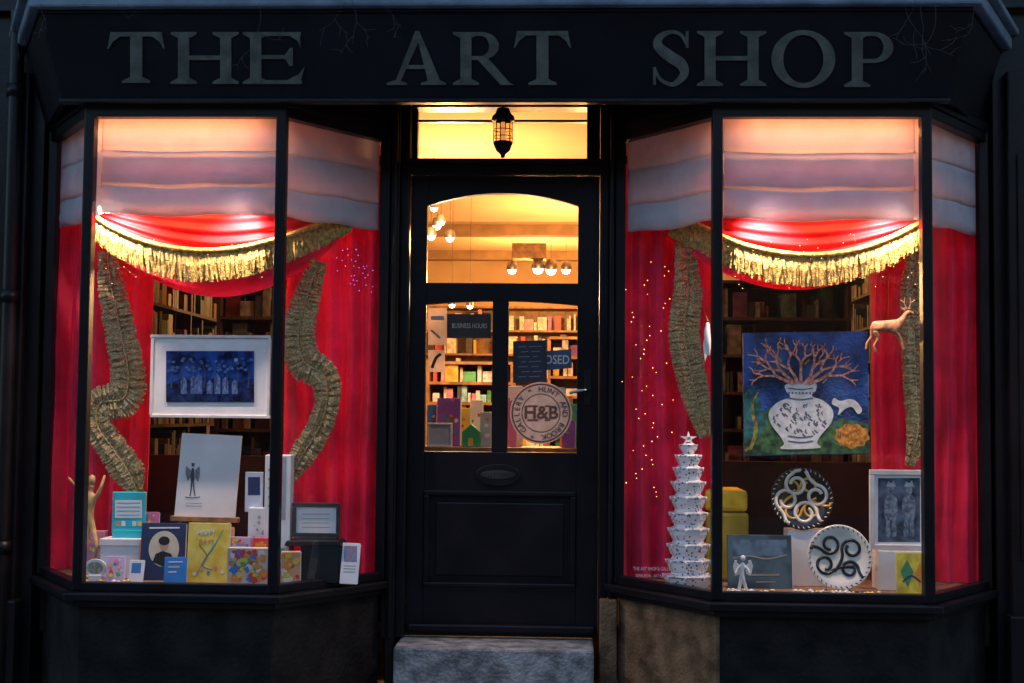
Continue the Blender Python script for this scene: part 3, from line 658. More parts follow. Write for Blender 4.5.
e=book("white_box",248,508,268,545,.27,WHITE,.05); confetti(e,249,512,267,540,.27,8,2,[M("grey_print",(0,0,0))]); 
e=book("white_box",278,505,292,545,.30,WHITE,.04,); fin(e,285,.3,0,0)
e=empty("black_display_plinth"); prism("plinth_top",[(286,541),(338,541),(342,546),(284,546)],.22,.16,INK,e,.003); pbox("plinth_body",300,546,338,580,.225,.14,INK,e,.003,zb=ZS+.001)
prism("plinth_slope",[(338,546),(340,546),(346,582),(338,582)],.23,.12,INK,e,.001)
e=framed("framed_card",292,503,340,537,.27,4,0,M("dark_frame",(0.05,0.05,0.055),rough=.3),WHITE,.015)
for k in range(4): stroke("line",[(302,514+k*4.5),(330,514+k*4.5)],.7,.2698,M("grey_print",(0,0,0)),e,0)
pbox("foot",296,537,336,542,.265,.06,M("dark_frame",(0,0,0)),e,.002)
e=book("greetings_card",339,543,358,578,.20,WHITE,.004); flat("print",[(341,546),(355,546),(356,562),(342,562)],.1994,M("print_mix",(0.5,0.15,0.15),col2=(0.1,0.3,0.5),nscale=60),e)
for k in range(3): stroke("line",[(342,566+k*3),(355,566+k*3)],.8,.1994,GREYI,e,0)
fin(e,348,.20,-10,-14)
e=empty("oval_photo_frame"); A=ell(95,568,11,9,28); B=ell(95,568,8,6,28)
prism("frame",A,.14,.012,WHITEG,e,.002); flat("photo",B,.1392,M("photo_mix",(0.2,0.25,0.15),col2=(0.5,0.45,0.4),nscale=80),e)
tube("strut",[tuple(W(95,562,.155)),(W(95,570,.2).x,.2,ZS+.002)],.002,BRASS,e); pbox("foot",88,575,102,582,.135,.02,WHITEG,e,.003,zb=ZS+.001); 
e=empty("pink_paper_flower_box"); pbox("box",82,531,104,560,.40,.05,M("pink_box",(0.6,0.25,0.35)),e,.002,zb=ZS+.001); confetti(e,83,532,103,558,.40,16,4,[WHITE,MULTI[5],MULTI[2]])
def pile(name,u0,u1,y0,y1,n,ms,r=.012):
    V=[];F=[];MI=[]
    for k in range(n):
        p=W(random.uniform(u0,u1),580,random.uniform(y0,y1)); y=random.uniform(y0,y1); c=Vector((p.x,y,ZS+.004+random.uniform(0,.012)))
        rr=r*random.uniform(.6,1.2); b0=len(V); a0_=random.uniform(0,6)
        ring_=8
        V.append(c+Vector((0,0,rr*.45)))
        for j in range(ring_):
            a=a0_+j*2*math.pi/ring_; V.append(c+Vector((rr*math.cos(a)*1.2,rr*math.sin(a)*.8,-.002)))
        V.append(c-Vector((0,0,rr*.3)))
        for j in range(ring_):
            F.append((b0,b0+1+j,b0+1+(j+1)%ring_)); F.append((b0+ring_+1,b0+1+(j+1)%ring_,b0+1+j)); MI+=[k%len(ms)]*2
    mesh(name,V,F,ms,None,smooth=True,mi=MI)
COIN=M("gold_foil",(0.75,0.48,0.14),rough=.3,metal=.3)
pile("gold_shell_pile",795,882,.05,.13,80,[COIN,WHITE,COIN],.015); pile("gold_shell_pile",78,135,.05,.12,30,[COIN,WHITE],.014); pile("gold_shell_pile",722,775,.05,.12,26,[COIN,WHITE],.013)
# ---- right window
BLUEW=bpy.data.materials.new("delft_ceramic"); BLUEW.use_nodes=True
nt=BLUEW.node_tree; b=nt.nodes["Principled BSDF"]; tc=nt.nodes.new("ShaderNodeTexCoord"); vo=nt.nodes.new("ShaderNodeTexVoronoi"); vo.inputs["Scale"].default_value=60
nt.links.new(tc.outputs["Object"],vo.inputs["Vector"]); rp=nt.nodes.new("ShaderNodeValToRGB"); nt.links.new(vo.outputs["Distance"],rp.inputs["Fac"])
rp.color_ramp.elements[0].position=.24; rp.color_ramp.elements[0].color=(0.05,0.09,0.22,1); rp.color_ramp.elements[1].position=.34; rp.color_ramp.elements[1].color=(0.74,0.74,0.76,1)
nt.links.new(rp.outputs[0],b.inputs["Base Color"]); b.inputs["Roughness"].default_value=.15
e=empty("tiered_flower_pyramid")
yc=.22; tiers=[(578,591,24,21),(562,578,21,18),(546,562,20,17),(530,546,19,16),(514,530,18,15),(498,514,17,14),(483,498,16,13),(469,483,14,12),(457,469,12,10),(446,457,9,6)]
cx=W(690,520,yc).x; px2m=(yc-CAM.y)/FPX
zbase=ZS+.001; s0=W(690,591,yc).z
for k,(va,vb,ro,ri) in enumerate(tiers):
    z0=max(zbase,zbase+(W(690,vb,yc).z-s0)); z1=zbase+(W(690,va,yc).z-s0); h=z1-z0; ro*=px2m; ri*=px2m
    prof=[(.0001,0),(ri*.98,0),(ri*.94,h*.1),(ri*1.04,h*.22),(ro*.98,h*.5),(ro*1.0,h*.72),(ro*1.08,h*.84),(ro*1.08,h*.89),(ri*1.0,h*.93),(ri*.9,h*.999),(.0001,h*1.0)]
    lathe("tier_%d"%k,prof,(cx,yc+.09,z0),BLUEW,e,8,smooth=False,twist=math.pi/8+.2)
    if k<9:
        for j in range(8):
            a=math.pi/8+.2+j*math.pi/4; r=ro*1.04
            lathe("spout",[(.0035,0),(.004,.006),(.0068,.016),(.004,.0162)],(cx+r*math.cos(a),yc+.09+r*math.sin(a),z0+h*.66),WHITEG,e,8)
zt_=W(690,439,yc).z
for j in range(5):
    a=math.pi/2+j*2*math.pi/5; c=Vector((cx,yc+.09,zt_)); 
    mesh("star_point",[c+Vector((.042*math.cos(a),0,.035*math.sin(a))),c+Vector((.012*math.cos(a+.7),-.008,.012*math.sin(a+.7))),c+Vector((.012*math.cos(a-.7),-.008,.012*math.sin(a-.7))),c+Vector((0,.012,0))],[(0,1,2),(0,1,3),(0,2,3),(1,2,3)],WHITEG,e)
e=empty("vase_painting"); yp=.34
prism("canvas",[(743,333),(868,331),(869,454),(744,456)],yp,.022,M("paint_bluebg",(0.008,0.03,0.12),var=.7,nscale=9,col2=(0.03,0.11,0.38),rough=.5,bump=.5,bscale=90),e,.002)
G1=M("paint_green",(0.02,0.07,0.03),var=.6,nscale=25,col2=(0.08,0.2,0.06)); O1=M("paint_orange",(0.55,0.15,0.02),var=.4,nscale=60,col2=(0.85,0.38,0.05)); RB=M("paint_red",(0.62,0.15,0.08),var=.4,nscale=60,col2=(0.85,0.42,0.28)); GR=M("paint_offwhite",(0.66,0.66,0.64),var=.15,nscale=40)
flat("meadow",[(744,430)]+[(752,415),(765,412),(780,425),(800,438),(820,430),(840,418),(868,424)]+[(868.5,453),(744.5,455)],yp-.0006,G1,e)
flat("green_leafwash",[(744,395),(752,385),(760,400),(766,425),(756,440),(744,438)],yp-.0010,M("paint_teal",(0.02,0.12,0.12),var=.6,nscale=30),e)
stroke("painted_stem",[(750,450),(756,430),(752,408),(758,392)],[3,4,3,1],yp-.0012,M("paint_olive",(0.25,0.22,0.03),var=.5,nscale=40),e)
flat("orange_flower",[(852+17*math.cos(a)*(1+.08*math.sin(9*a)),436+12*math.sin(a)*(1+.08*math.sin(9*a))) for a in [2*math.pi*i/48 for i in range(48)]],yp-.0014,O1,e)
for k in range(60):
    u,v=random.uniform(747,866),random.uniform(336,450)
    if 770<u<832 and v>380: continue
    stroke("brush_dab",[(u,v),(u+random.uniform(-6,6),v+random.uniform(-7,7))],random.uniform(1,2.5),yp-.0018-.00002*k,random.choice([M("paint_teal",(0,0,0)),M("paint_steel",(0,0,0)),G1,M("paint_violet",(0.12,0.06,0.25)),M("paint_olive",(0,0,0))]),e,0)
vase=[(787,384),(786,391),(790,397),(778,402),(769,412),(771,424),(780,436),(784,444),(782,449),(819,448),(817,443),(821,435),(831,423),(833,411),(824,401),(812,396),(816,390),(814,383)]
flat("vase",[(p.x,p.y) for p in cat([(a,b_,0) for a,b_ in vase],4,True)],yp-.0034,GR,e)
PGY=M("paint_grey",(0.10,0.12,0.17))
for k in range(70):
    u,v=random.uniform(774,828),random.uniform(402,434)
    if (abs(u-801)/27)**2+(abs(v-416)/18)**2>1: continue
    a=random.uniform(0,3); stroke("vase_motif",[(u,v),(u+2.5*math.cos(a),v+2.5*math.sin(a)),(u+2.5*math.cos(a)+1.5,v+2.5*math.sin(a)+1.5)],random.uniform(1,2),yp-.0038-.00004*(k%9),PGY,e,0)
for v in (388,398,436,441): stroke("vase_band",[(788,v),(801,v+1.5),(813,v)],1.3,yp-.0044,PGY,e)
for k in range(8): flat("rim_dot",ell(789+k*3.5,393,1.1,1.1,8),yp-.0044,PGY,e)
def branch(u,v,a,l,w_,d):
    u2=u+l*math.cos(a); v2=v-l*math.sin(a); um=(u+u2)/2+random.uniform(-2,2)
    if v2<337 or u2<747 or u2>864: return
    stroke("coral_branch",[(u,v),(um,(v+v2)/2),(u2,v2)],[w_,w_*.85,w_*.7],yp-.0050-.0001*d-.00003*random.randint(0,6),RB,e,3)
    if d<4:
        for s in (-1,1): branch(u2,v2,a+s*random.uniform(.3,.6),l*random.uniform(.62,.85),w_*.72,d+1)
for a in (25,42,62,90,118,138,155): branch(801+(90-a)*.12,384,R(a),19 if a in(25,155,42,138) else 17,3.6,1)
flat("white_hare",[(p.x,p.y) for p in cat([(834,398,0),(840,401,0),(850,399,0),(857,402,0),(862,410,0),(858,414,0),(852,407,0),(845,409,0),(838,415,0),(839,408,0),(832,404,0)],4,True)],yp-.0034,GR,e)
# plates
def plate(cu,cv,y,rpx,seed,tilt,cols,cen):
    e=empty("patterned_plate"); r=rpx/FPX*(y-CAM.y); c=W(cu,cv,y)
    lathe("dish",[(.0001,.022),(r*.5,.022),(r*.72,.016),(r*.97,.0),(r,.002),(r*.98,.008),(r*.72,.024),(.0001,.03)],c,cen,e,48,axis='Y')
    random.seed(seed)
    def surf(px_,pz_):
        rr=math.hypot(px_,pz_); 
        f=rr/r; yy=.022 if f<.5 else (.022-(f-.5)/.22*.006 if f<.72 else .016-(f-.72)/.25*.016)
        return (c.x+px_,c.y+yy-.001,c.z+pz_)
    for ci,(mname,n,w_,ph,lrk) in enumerate(cols):
        ls=[]
        for k in range(n):
            th_=ph+k*2*math.pi/n+random.uniform(-.2,.2); rr=r*.48
            bx,bz=rr*math.cos(th_),rr*math.sin(th_); pl=[]; lr=r*lrk*random.uniform(.85,1.15); dr=1 if k%2 else -1; a=th_+random.uniform(0,3)
            for i in range(44):
                t=i/43*2*math.pi*1.15; gg=lr*(1-.5*i/43) 
                q=(bx+gg*math.cos(a+dr*t),bz+gg*math.sin(a+dr*t))
                h=math.hypot(*q)
                if h>r*.90: q=(q[0]*r*.90/h,q[1]*r*.90/h)
                pl.append(surf(*q))
            s0_=pl[0]
            tgx,tgz=dr*math.sin(a),-dr*math.cos(a)
            pre=[]
            for i in range(8,0,-1):
                q=(s0_[0]-c.x+tgx*r*.07*i+math.cos(a)*r*.006*i*i,s0_[2]-c.z+tgz*r*.07*i+math.sin(a)*r*.006*i*i); h=math.hypot(*q)
                if h>r*.90: q=(q[0]*r*.90/h,q[1]*r*.90/h)
                pre.append(surf(*q))
            ls.append(pre+pl)
        for pl in ls: tube("painted_loop",pl,w_,mname,e)
    ls=[]
    for k in range(36):
        a=k*2*math.pi/36; ls.append([surf(r*.90*math.cos(a),r*.90*math.sin(a)),surf(r*.96*math.cos(a+.05),r*.96*math.sin(a+.05))])
    tube("rim_dash",ls,.0024,cols[0][0],e)
    regroup(e,(c.x,c.y+.02,c.z-r),tilt,0)
OR=M("ochre_glaze",(0.75,0.38,0.06),rough=.2); CRM=M("cream_glaze",(0.76,0.70,0.60),rough=.15); IG=M("black_glaze",(0.01,0.01,0.012),rough=.15); DKG=M("dark_glaze",(0.02,0.016,0.014),rough=.12)
plate(803,499,.36,31,3,-8,[(CRM,4,.0085,.3,.34),(OR,4,.0060,.9,.26)],DKG)
plate(841,558,.16,32,11,-10,[(IG,4,.0072,.6,.30)],CRM)
e=empty("white_plinth_box"); pbox("box_body",788,530,832,590,.37,.13,WHITE,e,.003,zb=ZS+.001)
e=empty("plate_stand"); p=W(841,590,.17)
tube("wire",[[(p.x-.05,.15,ZS+.012),(p.x-.05,.14,ZS+.004),(p.x-.05,.26,ZS+.004),(p.x-.02,.24,ZS+.16)],[(p.x+.05,.15,ZS+.012),(p.x+.05,.14,ZS+.004),(p.x+.05,.26,ZS+.004),(p.x+.02,.24,ZS+.16)]],.003,BRASS,e)
e=book("landscape_print",728,535,793,590,.27,M("teal_grey_print",(0.03,0.07,0.10),var=.5,nscale=9,col2=(0.07,0.13,0.16)),.02)
flat("sky_band",[(733,540),(788,540),(788,556),(733,556)],.2694,M("sky_print",(0.08,0.14,0.20),var=.4,nscale=20),e); stroke("shore",[(733,558),(750,556),(768,559),(788,555)],1.5,.2690,M("sand_print",(0.3,0.25,0.18)),e)
stroke("title",[(752,575),(780,575)],2,.2690,M("sand_print",(0,0,0)),e,0); stroke("title",[(756,582),(776,582)],1.2,.2690,M("sand_print",(0,0,0)),e,0); fin(e,760,.27,-6,3)
e=empty("yellow_seat_cushion"); Yc=M("yellow_fabric",(0.85,0.52,0.02),var=.2,nscale=12,bump=.4)
pbox("cushion_top",706,490,748,512,.52,.3,Yc,e,.02); pbox("cushion_side",707,513,749,540,.51,.3,M("olive_fabric",(0.5,0.34,0.02)),e,.015,zb=ZS+.001)
e=empty("angel_figurine"); ap=lambda u,v,dy=0: W(u,v,.14+dy)
vs=[ap(742,578),ap(742,572),ap(742,566),ap(743,562),ap(738,568),ap(735,574,-.01),ap(736,561),ap(747,568),ap(750,574,-.01),ap(749,561),ap(740,585),ap(738,593),ap(745,585),ap(747,593)]
skin("body",vs,[(0,1),(1,2),(2,3),(2,4),(4,5),(2,7),(7,8),(0,10),(10,11),(0,12),(12,13)] ,[.011,.011,.010,.006,.007,.005,.004,.007,.005,.004,.009,.007,.009,.007],WHITEG,e)
lathe("head",[(.0001,-.013),(.009,-.008),(.012,0),(.009,.009),(.0001,.013)],ap(743,558),WHITEG,e,14)
for s in (-1,1):
    prism("wing",[(743+s*2,567),(743+s*8,560),(743+s*10,566),(743+s*8,576),(743+s*3,574)],.155,.004,WHITEG,e,.001)
lathe("base",[(.0001,0),(.035,0),(.033,.008),(.0001,.01)],(ap(743,590).x,.15,ZS+.001),WHITEG,e,20)
e=empty("white_display_box"); pbox("box_body",878,551,926,597,.26,.12,WHITE,e,.003,zb=ZS+.001)
e=framed("framed_photograph",870,470,928,550,.27,5,0,M("pale_frame",(0,0,0)),WHITE)
flat("photo_ground",[(878,478),(920,478),(920,542),(878,542)],.2735,M("photo_slate",(0.02,0.035,0.06),var=.5,nscale=18,col2=(0.10,0.15,0.22)),e)
PG=M("photo_grey",(0.10,0.14,0.20),var=.4,nscale=60,col2=(0.24,0.30,0.38))
for cx_ in (891,909):
    flat("figure",[(p.x,p.y) for p in cat([(cx_-2,495,0),(cx_-6,499,0),(cx_-7,512,0),(cx_-5,522,0),(cx_-5,536,0),(cx_+5,536,0),(cx_+5,520,0),(cx_+7,510,0),(cx_+6,499,0),(cx_+2,495,0)],3,True)],.2728,PG,e)
    flat("figure_head",ell(cx_,490,3.6,4.8,16),.2722,PG,e); 
    flat("headdress",[(cx_-5,487),(cx_-3,481),(cx_,483),(cx_+3,480),(cx_+5,487)],.2716,M("photo_pale",(0.3,0.36,0.44)),e)
    stroke("figure_leg_gap",[(cx_,520),(cx_,536)],1,.2716,M("photo_slate",(0,0,0)),e,0)
e=book("yellow_patterned_card",897,553,927,596,.14,M("yellow_green",(0.6,0.5,0.05),var=.3,nscale=18),.01); 
flat("green_patch",[(901,572),(908,560),(914,572),(908,588)],.1394,M("leaf_green",(0.06,0.25,0.12)),e); flat("green_patch",[(915,575),(921,562),(925,575),(920,588)],.1394,M("m_org",(0,0,0)),e)
stroke("swirl",[(903,582),(912,576),(921,582)],1.5,.1390,NAVY,e); fin(e,912,.14,-6,0)
e=empty("hanging_deer_ornament"); DB=M("deer_brown",(0.34,0.15,0.07),var=.35,nscale=60,rough=.7)
dp=lambda u,v,dy=0: W(u,v,.20+dy)
vs=[dp(878,325),dp(886,326),dp(895,326),(dp(901,322)),dp(905,316),dp(908,312),dp(914,314),
    dp(875,331,-.01),dp(879,338,-.01),dp(874,346,-.01),dp(876,353,-.01), dp(873,330,.01),dp(872,337,.012),dp(867,343,.012),dp(866,350,.012),
    dp(897,333,-.01),dp(901,341,-.01),dp(904,351,-.01), dp(899,332,.01),dp(907,337,.01),dp(909,346,.01), dp(872,322)]
es=[(0,1),(1,2),(2,3),(3,4),(4,5),(5,6),(0,7),(7,8),(8,9),(9,10),(0,11),(11,12),(12,13),(13,14),(2,15),(15,16),(16,17),(2,18),(18,19),(19,20),(0,21)]
rs=[.028,.025,.030,.019,.013,.015,.007,.015,.009,.006,.006,.015,.009,.006,.006,.012,.007,.006,.012,.007,.006,.007]
skin("body",vs,es,rs,DB,e)
tube("antler",[[tuple(dp(907,309)),tuple(dp(904,303)),tuple(dp(905,297))],[tuple(dp(904,303)),tuple(dp(900,300))],[tuple(dp(909,309,.01)),tuple(dp(911,303,.01)),tuple(dp(910,297,.01))],[tuple(dp(911,303,.01)),tuple(dp(915,300,.01))]],.003,DB,e)
for s in (-.008,.012): mesh("ear",[dp(905,311,s),dp(900,307,s-.004),dp(906,308,s+.004)],[(0,1,2)],DB,e)
tube("thread",[tuple(dp(888,322)),tuple(dp(889,250))],.0005,INK,e)
e=empty("hanging_white_bird"); hp2=lambda u,v,dy=0: W(u,v,.24+dy)
skin("body",[hp2(708,322),hp2(707,332),hp2(708,344),hp2(709,356)],[(0,1),(1,2),(2,3)],[.008,.016,.016,.004],WHITE,e)
prism("wing",[(706,330),(703,345),(705,362),(709,348)],.235,.004,WHITE,e,.001); tube("thread",[tuple(hp2(708,320)),tuple(hp2(708,255))],.0005,INK,e)
mesh("beak",[hp2(707,321),hp2(709,321),hp2(706,315)],[(0,1,2)],COIN,e)
FL=glowmat("fairy_glow",(1.0,0.42,0.10),6); FV=glowmat("violet_reflection",(0.35,0.2,1.0),1.6)
def glow_dots(pts,m,r=.0035):
    e=empty("fairy_and_reflection_dots"); V=[];F=[]
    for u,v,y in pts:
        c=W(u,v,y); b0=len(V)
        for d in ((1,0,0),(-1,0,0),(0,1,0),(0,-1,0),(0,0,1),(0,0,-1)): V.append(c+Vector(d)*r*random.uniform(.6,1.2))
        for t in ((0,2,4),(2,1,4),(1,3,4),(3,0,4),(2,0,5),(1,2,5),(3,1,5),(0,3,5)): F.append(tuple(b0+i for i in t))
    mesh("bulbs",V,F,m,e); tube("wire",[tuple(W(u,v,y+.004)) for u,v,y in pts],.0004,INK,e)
random.seed(5)
glow_dots([(648+14*math.sin(i*.9)+random.uniform(-12,12),262+i*4.6,.47) for i in range(52)],FL,.0026)
glow_dots([(728+i*3.6,262+14*math.sin(i*.5)+random.uniform(-18,18),.14) for i in range(54)],FL,.0020)
glow_dots([(100+i*6,262+12*math.sin(i*.5)+random.uniform(-14,14),.14) for i in range(28)],FL,.0018)
glow_dots([(342+i*1.0+random.uniform(-6,6),258+14*math.sin(i*1.3)+i*.9+random.uniform(-7,7),.50) for i in range(30)],FV,.0030)  # glowing dots stand in for a violet reflection in the glass
text("window_sticker_text","THE ART SHOP & GALLERY",654,569,.20,3.5,M("sticker_white",(0.7,0.6,0.6)),empty("window_sticker"),xs=.7)
text("window_sticker_text","OPEN MON - SAT 9.30 - 5.30",654,576,.20,3,M("sticker_white",(0,0,0)),bpy.data.objects["window_sticker"],xs=.7)
# ------------------------------------------------------------------ door signs
ys=YD+.034
e=empty("round_hanging_sign"); TAN=M("tan_board",(0.82,0.46,0.31),var=.12,nscale=20); BRN=M("brown_print",(0.15,0.05,0.025))
yr=YD-.008
prism("disc",ell(541,413,31,31,48),yr,.006,TAN,e,.001)
def rg(r1,r2,y):
    A=ell(541,413,r1,r1,48);B=ell(541,413,r2,r2,48)
    mesh("ring",[W(u,v,y) for u,v in A]+[W(u,v,y) for u,v in B],[(i,(i+1)%48,48+(i+1)%48,48+i) for i in range(48)],BRN,e)
rg(29.5,28,yr-.001); rg(19.5,18.6,yr-.001)
text("initials","H&B",541,413,yr-.002,13,BRN,e,bold=.0016)
for (a_,b_) in ((530,406),(535.5,406),(530,420),(535.5,420),(547.5,420),(547.5,406)): stroke("serif",[(a_-2.6,b_),(a_+2.6,b_)],1.4,yr-.0024,BRN,e,0)
word="HUNT AND BROOK * GALLERY * "
for k,ch in enumerate(word):
    a=90-k*360/len(word); text("rim_letter",ch,541+23.8*math.cos(R(a)),413-23.8*math.sin(R(a)),yr-.002,5.5,BRN,e,rot=(90-a))
e=empty("notice_board"); prism("board",[(513,341),(547,340),(547,382),(513,383)],ys+.001,.006,M("slate_navy",(0.012,0.02,0.05)),e,.001)
for k in range(7): stroke("chalk_line",[(518+(k%2)*3,347+k*5),(526+(k%3)*2,346.5+k*5)],.6,ys-.0,M("chalk",(0.22,0.24,0.28)),e,0); stroke("chalk_line",[(529+(k%3)*2,346.7+k*5),(542-(k*2%5),346.2+k*5)],.6,ys-.0,M("chalk",(0,0,0)),e,0)
tube("cord",[tuple(W(516,341,ys)),tuple(W(530,312,ys)),tuple(W(544,340,ys))],.001,INK,e)
e=empty("closed_sign"); prism("plate",[(536,352),(571,349),(572,368),(537,371)],ys+.03,.004,M("sign_blue",(0.03,0.10,0.2)),e,.001); text("word","CLOSED",551,360,ys+.028,9,WHITE,e,xs=.8,bold=.0006)
e=empty("business_hours_sign"); prism("plate",[(447,314),(491,314),(491,338),(447,338)],ys+.008,.002,M("sign_dark",(0.03,0.022,0.018)),e); text("word","BUSINESS HOURS",469.5,326,ys+.002,5,M("gold_text",(0.6,0.55,0.45)),e,xs=.66)
PAP=M("translucent_paper",(0.8,0.70,0.58),transl=.6)
e=empty("paper_poster"); prism("sheet",[(428,308),(447,308),(447,345),(428,345)],ys+.004,.001,PAP,e); stroke("print",[(431,318),(444,318)],4,ys+.0030,M("grey_print",(0,0,0)),e,0); stroke("print",[(431,330),(440,338)],2,ys+.0030,GREYI,e,0)
e=empty("paper_poster"); prism("sheet",[(428,350),(445,350),(445,372),(428,372)],ys+.004,.001,PAP,e); stroke("print",[(432,368),(436,358),(441,354)],3,ys+.0030,INK,e,3)
yt_=1.15
e=empty("side_table"); zt2=W(460,447,yt_).z
box("table_top",W(412,447,yt_).x,W(592,447,yt_).x,yt_,yt_+.4,zt2-.025,zt2,WOOD,e,.004)
for dx in (0.03,.78):
    for dy in (.03,.35): box("leg",W(412,447,yt_).x+dx,W(412,447,yt_).x+dx+.03,yt_+dy,yt_+dy+.03,ZF,zt2-.026,WOOD,e)
e=framed("small_framed_picture",427,423,452,447,yt_+.03,2,0,WHITE,M("pale_blue_card",(0,0,0)))
def g(nm,u0,v0,u1,m_,dy,conf=0,dep=.06):
    e=book(nm,u0,v0,u1,447,yt_+dy,m_,dep,zb=zt2)
    if conf: confetti(e,u0+1,v0+1,u1-1,440,yt_+dy,conf,3)
PUR=M("purple_box",(0.3,0.1,0.5)); PBC=M("pale_blue_card",(0,0,0))
g("purple_gift_box",437,398,460,PUR,.16,10); g("white_gift_box",480,412,491,PBC,.12,4)
g("yellow_gift_box",458,408,470,MULTI[2],.24,3); g("white_gift_box",470,400,482,WHITE,.28,5); g("blue_book",427,405,436,MULTI[4],.2,3); g("pink_book",508,400,516,MULTI[5],.15,3)
g("white_gift_box",506,386,522,WHITE,.28,3); g("orange_gift_box",560,396,572,MULTI[1],.2,4); g("green_book",572,404,579,MULTI[3],.16,2); g("violet_book",562,420,575,PUR,.05,3)
e=empty("green_toy_house"); prism("house",[(462,447),(462,432),(471,424),(480,432),(480,447)],yt_+.04,.08,M("m_grn",(0,0,0)),e,.002); flat("door",[(468,446),(468,438),(473,438),(473,446)],yt_+.039,MULTI[2],e)
p=W(430,430,1.62); spot("table_spot_light",(0.0,.80,2.30),(0.0,1.3,1.2),9,(1,.78,.6),80,.02)
# ------------------------------------------------------------------ porch lantern
e=empty("porch_lantern"); yl=.40; IR=M("iron",(0.015,0.013,0.012),rough=.4,metal=.6); c=W(503,135,yl); s=(yl-CAM.y)/FPX
lathe("cap",[(.0001,28*s),(6*s,27*s),(8*s,22*s),(11*s,19*s),(12*s,15*s),(8.5*s,14*s)],c,IR,e,24)
lathe("glass_jar",[(8*s,14*s),(8.5*s,4*s),(8.3*s,-8*s),(6*s,-15*s),(.0001,-17*s)],c,glassmat("lantern_glass",.12,(1,.85,.6)),e,24)
lathe("bottom_guard",[(9.4*s,-7*s),(9.8*s,-9*s),(7*s,-16*s),(2.5*s,-20*s),(2*s,-23*s),(.0001,-23.5*s)],c,IR,e,24)
for j in range(6):
    a=j*math.pi/3+.3; tube("cage_bar",[(c.x+9.5*s*math.cos(a),yl+9.5*s*math.sin(a),c.z+15*s),(c.x+9.8*s*math.cos(a),yl+9.8*s*math.sin(a),c.z-9*s)],.0025,IR,e)
for h in (5,-2): tube("cage_ring",[(c.x+9.7*s*math.cos(t),yl+9.7*s*math.sin(t),c.z+h*s) for t in [2*math.pi*i/24 for i in range(25)]],.0022,IR,e)
lathe("lamp_bulb",[(.0001,-8*s),(3*s,-5*s),(3.6*s,0),(2*s,8*s),(2*s,13*s)],c,mat("bulb_pearl",(0.8,0.7,0.55),rough=.3,emit=(1,.4,.2),es=.8),e,16)
tube("bracket",[(c.x,yl,c.z+27*s),(c.x,yl,3.12)],.008,IR,e)
# ------------------------------------------------------------------ outside extras
e=empty("drainpipe"); x=W(8,350,.42).x; lathe("pipe",[(.035,0.0),(.035,3.29)],(x,.42,0),BLACK,e,20)
for z in (.7,1.9,2.9): lathe("collar",[(.036,-.03),(.043,-.03),(.043,.03),(.036,.03)],(x,.42,z),BLACK,e,20)
e=empty("climbing_plant"); TW=M("twig_grey",(0.07,0.055,0.055),rough=.9); ls=[]
random.seed(21)
def twig(u,v,a,l,y,d=0):
    pts=[]; 
    for i in range(7):
        pts.append(tuple(W(u,v,y))); a+=random.uniform(-.35,.35); u+=l/6*math.cos(a); v+=l/6*math.sin(a); y+=random.uniform(-.006,.006)
        if d<2 and i in(2,4) and random.random()<.8: twig(u,v,a+random.choice((-.9,.9)),l*.5,y,d+1)
    ls.append(pts)
for (u,v,l) in ((15,8,38),(40,3,30),(118,2,22),(258,4,55),(345,2,40),(352,0,45),(385,3,30),(905,2,60),(920,5,70),(935,0,55),(915,0,45),(975,4,40)): twig(u,v,random.uniform(1.1,2.0),l,-.22)
tube("twigs",ls,.0010,TW,e,1)
PAVE=bpy.data.materials.new("paving_slabs"); PAVE.use_nodes=True; nt=PAVE.node_tree; b=nt.nodes["Principled BSDF"]; tc=nt.nodes.new("ShaderNodeTexCoord"); br=nt.nodes.new("ShaderNodeTexBrick")
br.inputs["Scale"].default_value=1.6; br.inputs["Color1"].default_value=(.2,.2,.2,1); br.inputs["Color2"].default_value=(.27,.26,.25,1); br.inputs["Mortar"].default_value=(.08,.08,.08,1); br.inputs["Mortar Size"].default_value=.01
nt.links.new(tc.outputs["Object"],br.inputs["Vector"]); nt.links.new(br.outputs[0],b.inputs["Base Color"]); b.inputs["Roughness"].default_value=.7
ASPH=mat("asphalt",(0.05,0.05,0.052),rough=.85,var=.3,nscale=40,bump=.5,bscale=200)
mesh("ground",[(-150,-150,-.13),(150,-150,-.13),(150,150,-.13),(-150,150,-.13)],[(0,1,2,3)],mat("earth",(0.08,0.07,0.06)))
mesh("road",[(-60,-10,-.12),(60,-10,-.12),(60,-3,-.12),(-60,-3,-.12)],[(0,1,2,3)],ASPH)
box("pavement",-60,60,-2.85,1.1,-.125,-.001,PAVE,None,.01); box("kerb",-60,60,-3,-2.853,-.125,0.002,STONE,None,.015)
box("pavement",-60,60,-13,-10.15,-.125,-.001,PAVE,None,.01); box("kerb",-60,60,-10.147,-10,-.125,0.002,STONE,None,.015)
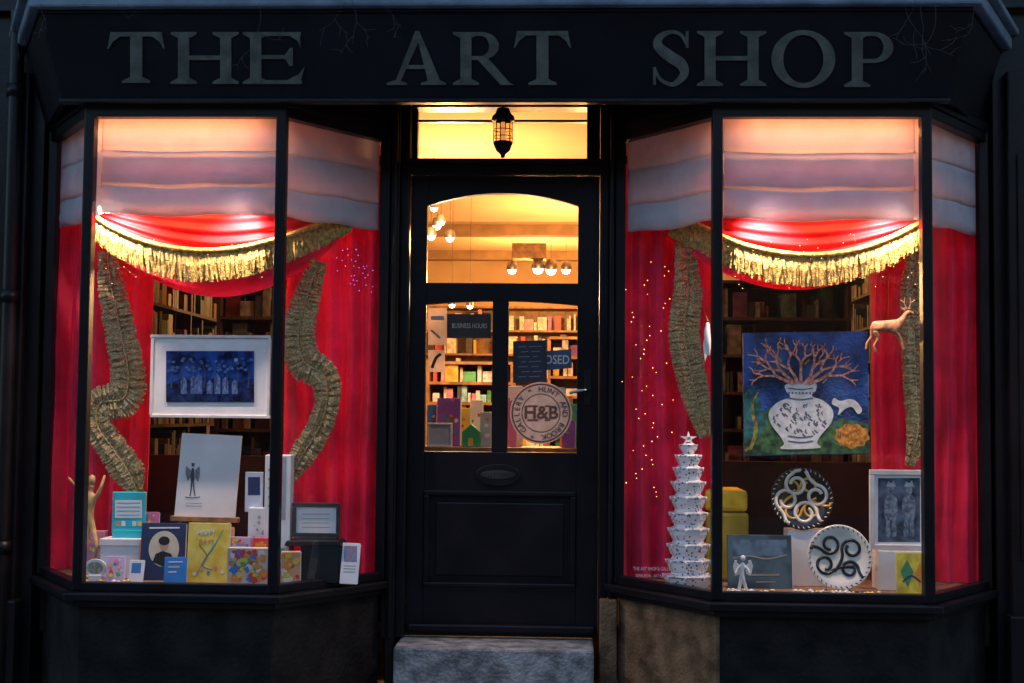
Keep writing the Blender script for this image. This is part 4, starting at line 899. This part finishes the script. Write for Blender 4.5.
WL=glowmat("lit_window_glow",(1.0,0.55,0.22),.5); WDk=mat("dark_window",(0.02,0.025,0.035),rough=.1)
for k in range(8):
    x0=-24+k*6; e=empty("brick_house"); hh=6.0+random.uniform(-.5,.6)
    box("walls",x0,x0+5.98,-20,-13,-.12,hh,mat("brick_%d"%(k%3),[(0.12,0.06,0.05),(0.14,0.11,0.09),(0.16,0.14,0.13)][k%3],rough=.9,bump=.5),e)
    mesh("roof",[(x0-.1,-12.8,hh),(x0+6.05,-12.8,hh),(x0+6.05,-16.5,hh+2),(x0-.1,-16.5,hh+2),(x0-.1,-20.2,hh),(x0+6.05,-20.2,hh)],[(0,1,2,3),(3,2,5,4),(0,3,4),(1,5,2)],mat("slate",(0.05,0.05,0.06),rough=.7),e)
    for j in range(3):
        for (z0,z1) in ((.9,2.2),(3.4,4.9)):
            m_=WL if (random.random()<.25 and abs(x0+3)>8) else WDk
            box("window",x0+.7+j*1.8,x0+1.7+j*1.8,-13.0,-12.96,z0,z1,m_,e); box("sill",x0+.6+j*1.8,x0+1.8+j*1.8,-12.995,-12.88,z0-.12,z0-.005,STONE,e)
# ------------------------------------------------------------------ window lamps (strip lamps above the blind, lamps over the swag, display spots)
for wi,(ua,ub_,uc) in enumerate(((100,268,184),(732,912,822))):
    xa,xb=W(ua,150,.15).x,W(ub_,150,.15).x; xm=(xa+xb)/2; L=xb-xa
    e=empty("window_strip_lamp"); box("housing",xa,xb,.165,.19,ZH-.03,ZH+.02,BRASS,e)
    strip("strip_light",(xm,.155,ZH-.03),(0,-1,-.75),L*.95,.03,4.4,(1.0,.33,.13),e)
    e=empty("window_strip_lamp"); box("housing",xa+.05,xb-.05,.105,.115,ZB[wi]+.09,ZB[wi]+.10,BRASS,e)
    strip("strip_light",(xm+.02,.12,ZB[wi]+.075),(0,.55,-.85),L*.55,.03,2.6,(1.0,.50,.15),e)
    for du in (-62,62):
        q=W(uc+du,300,.25); spot("window_spot_light",(q.x,.10,ZB[wi]+.07),(q.x,.36,ZS+.3),52,(1,.74,.60),128,.02)
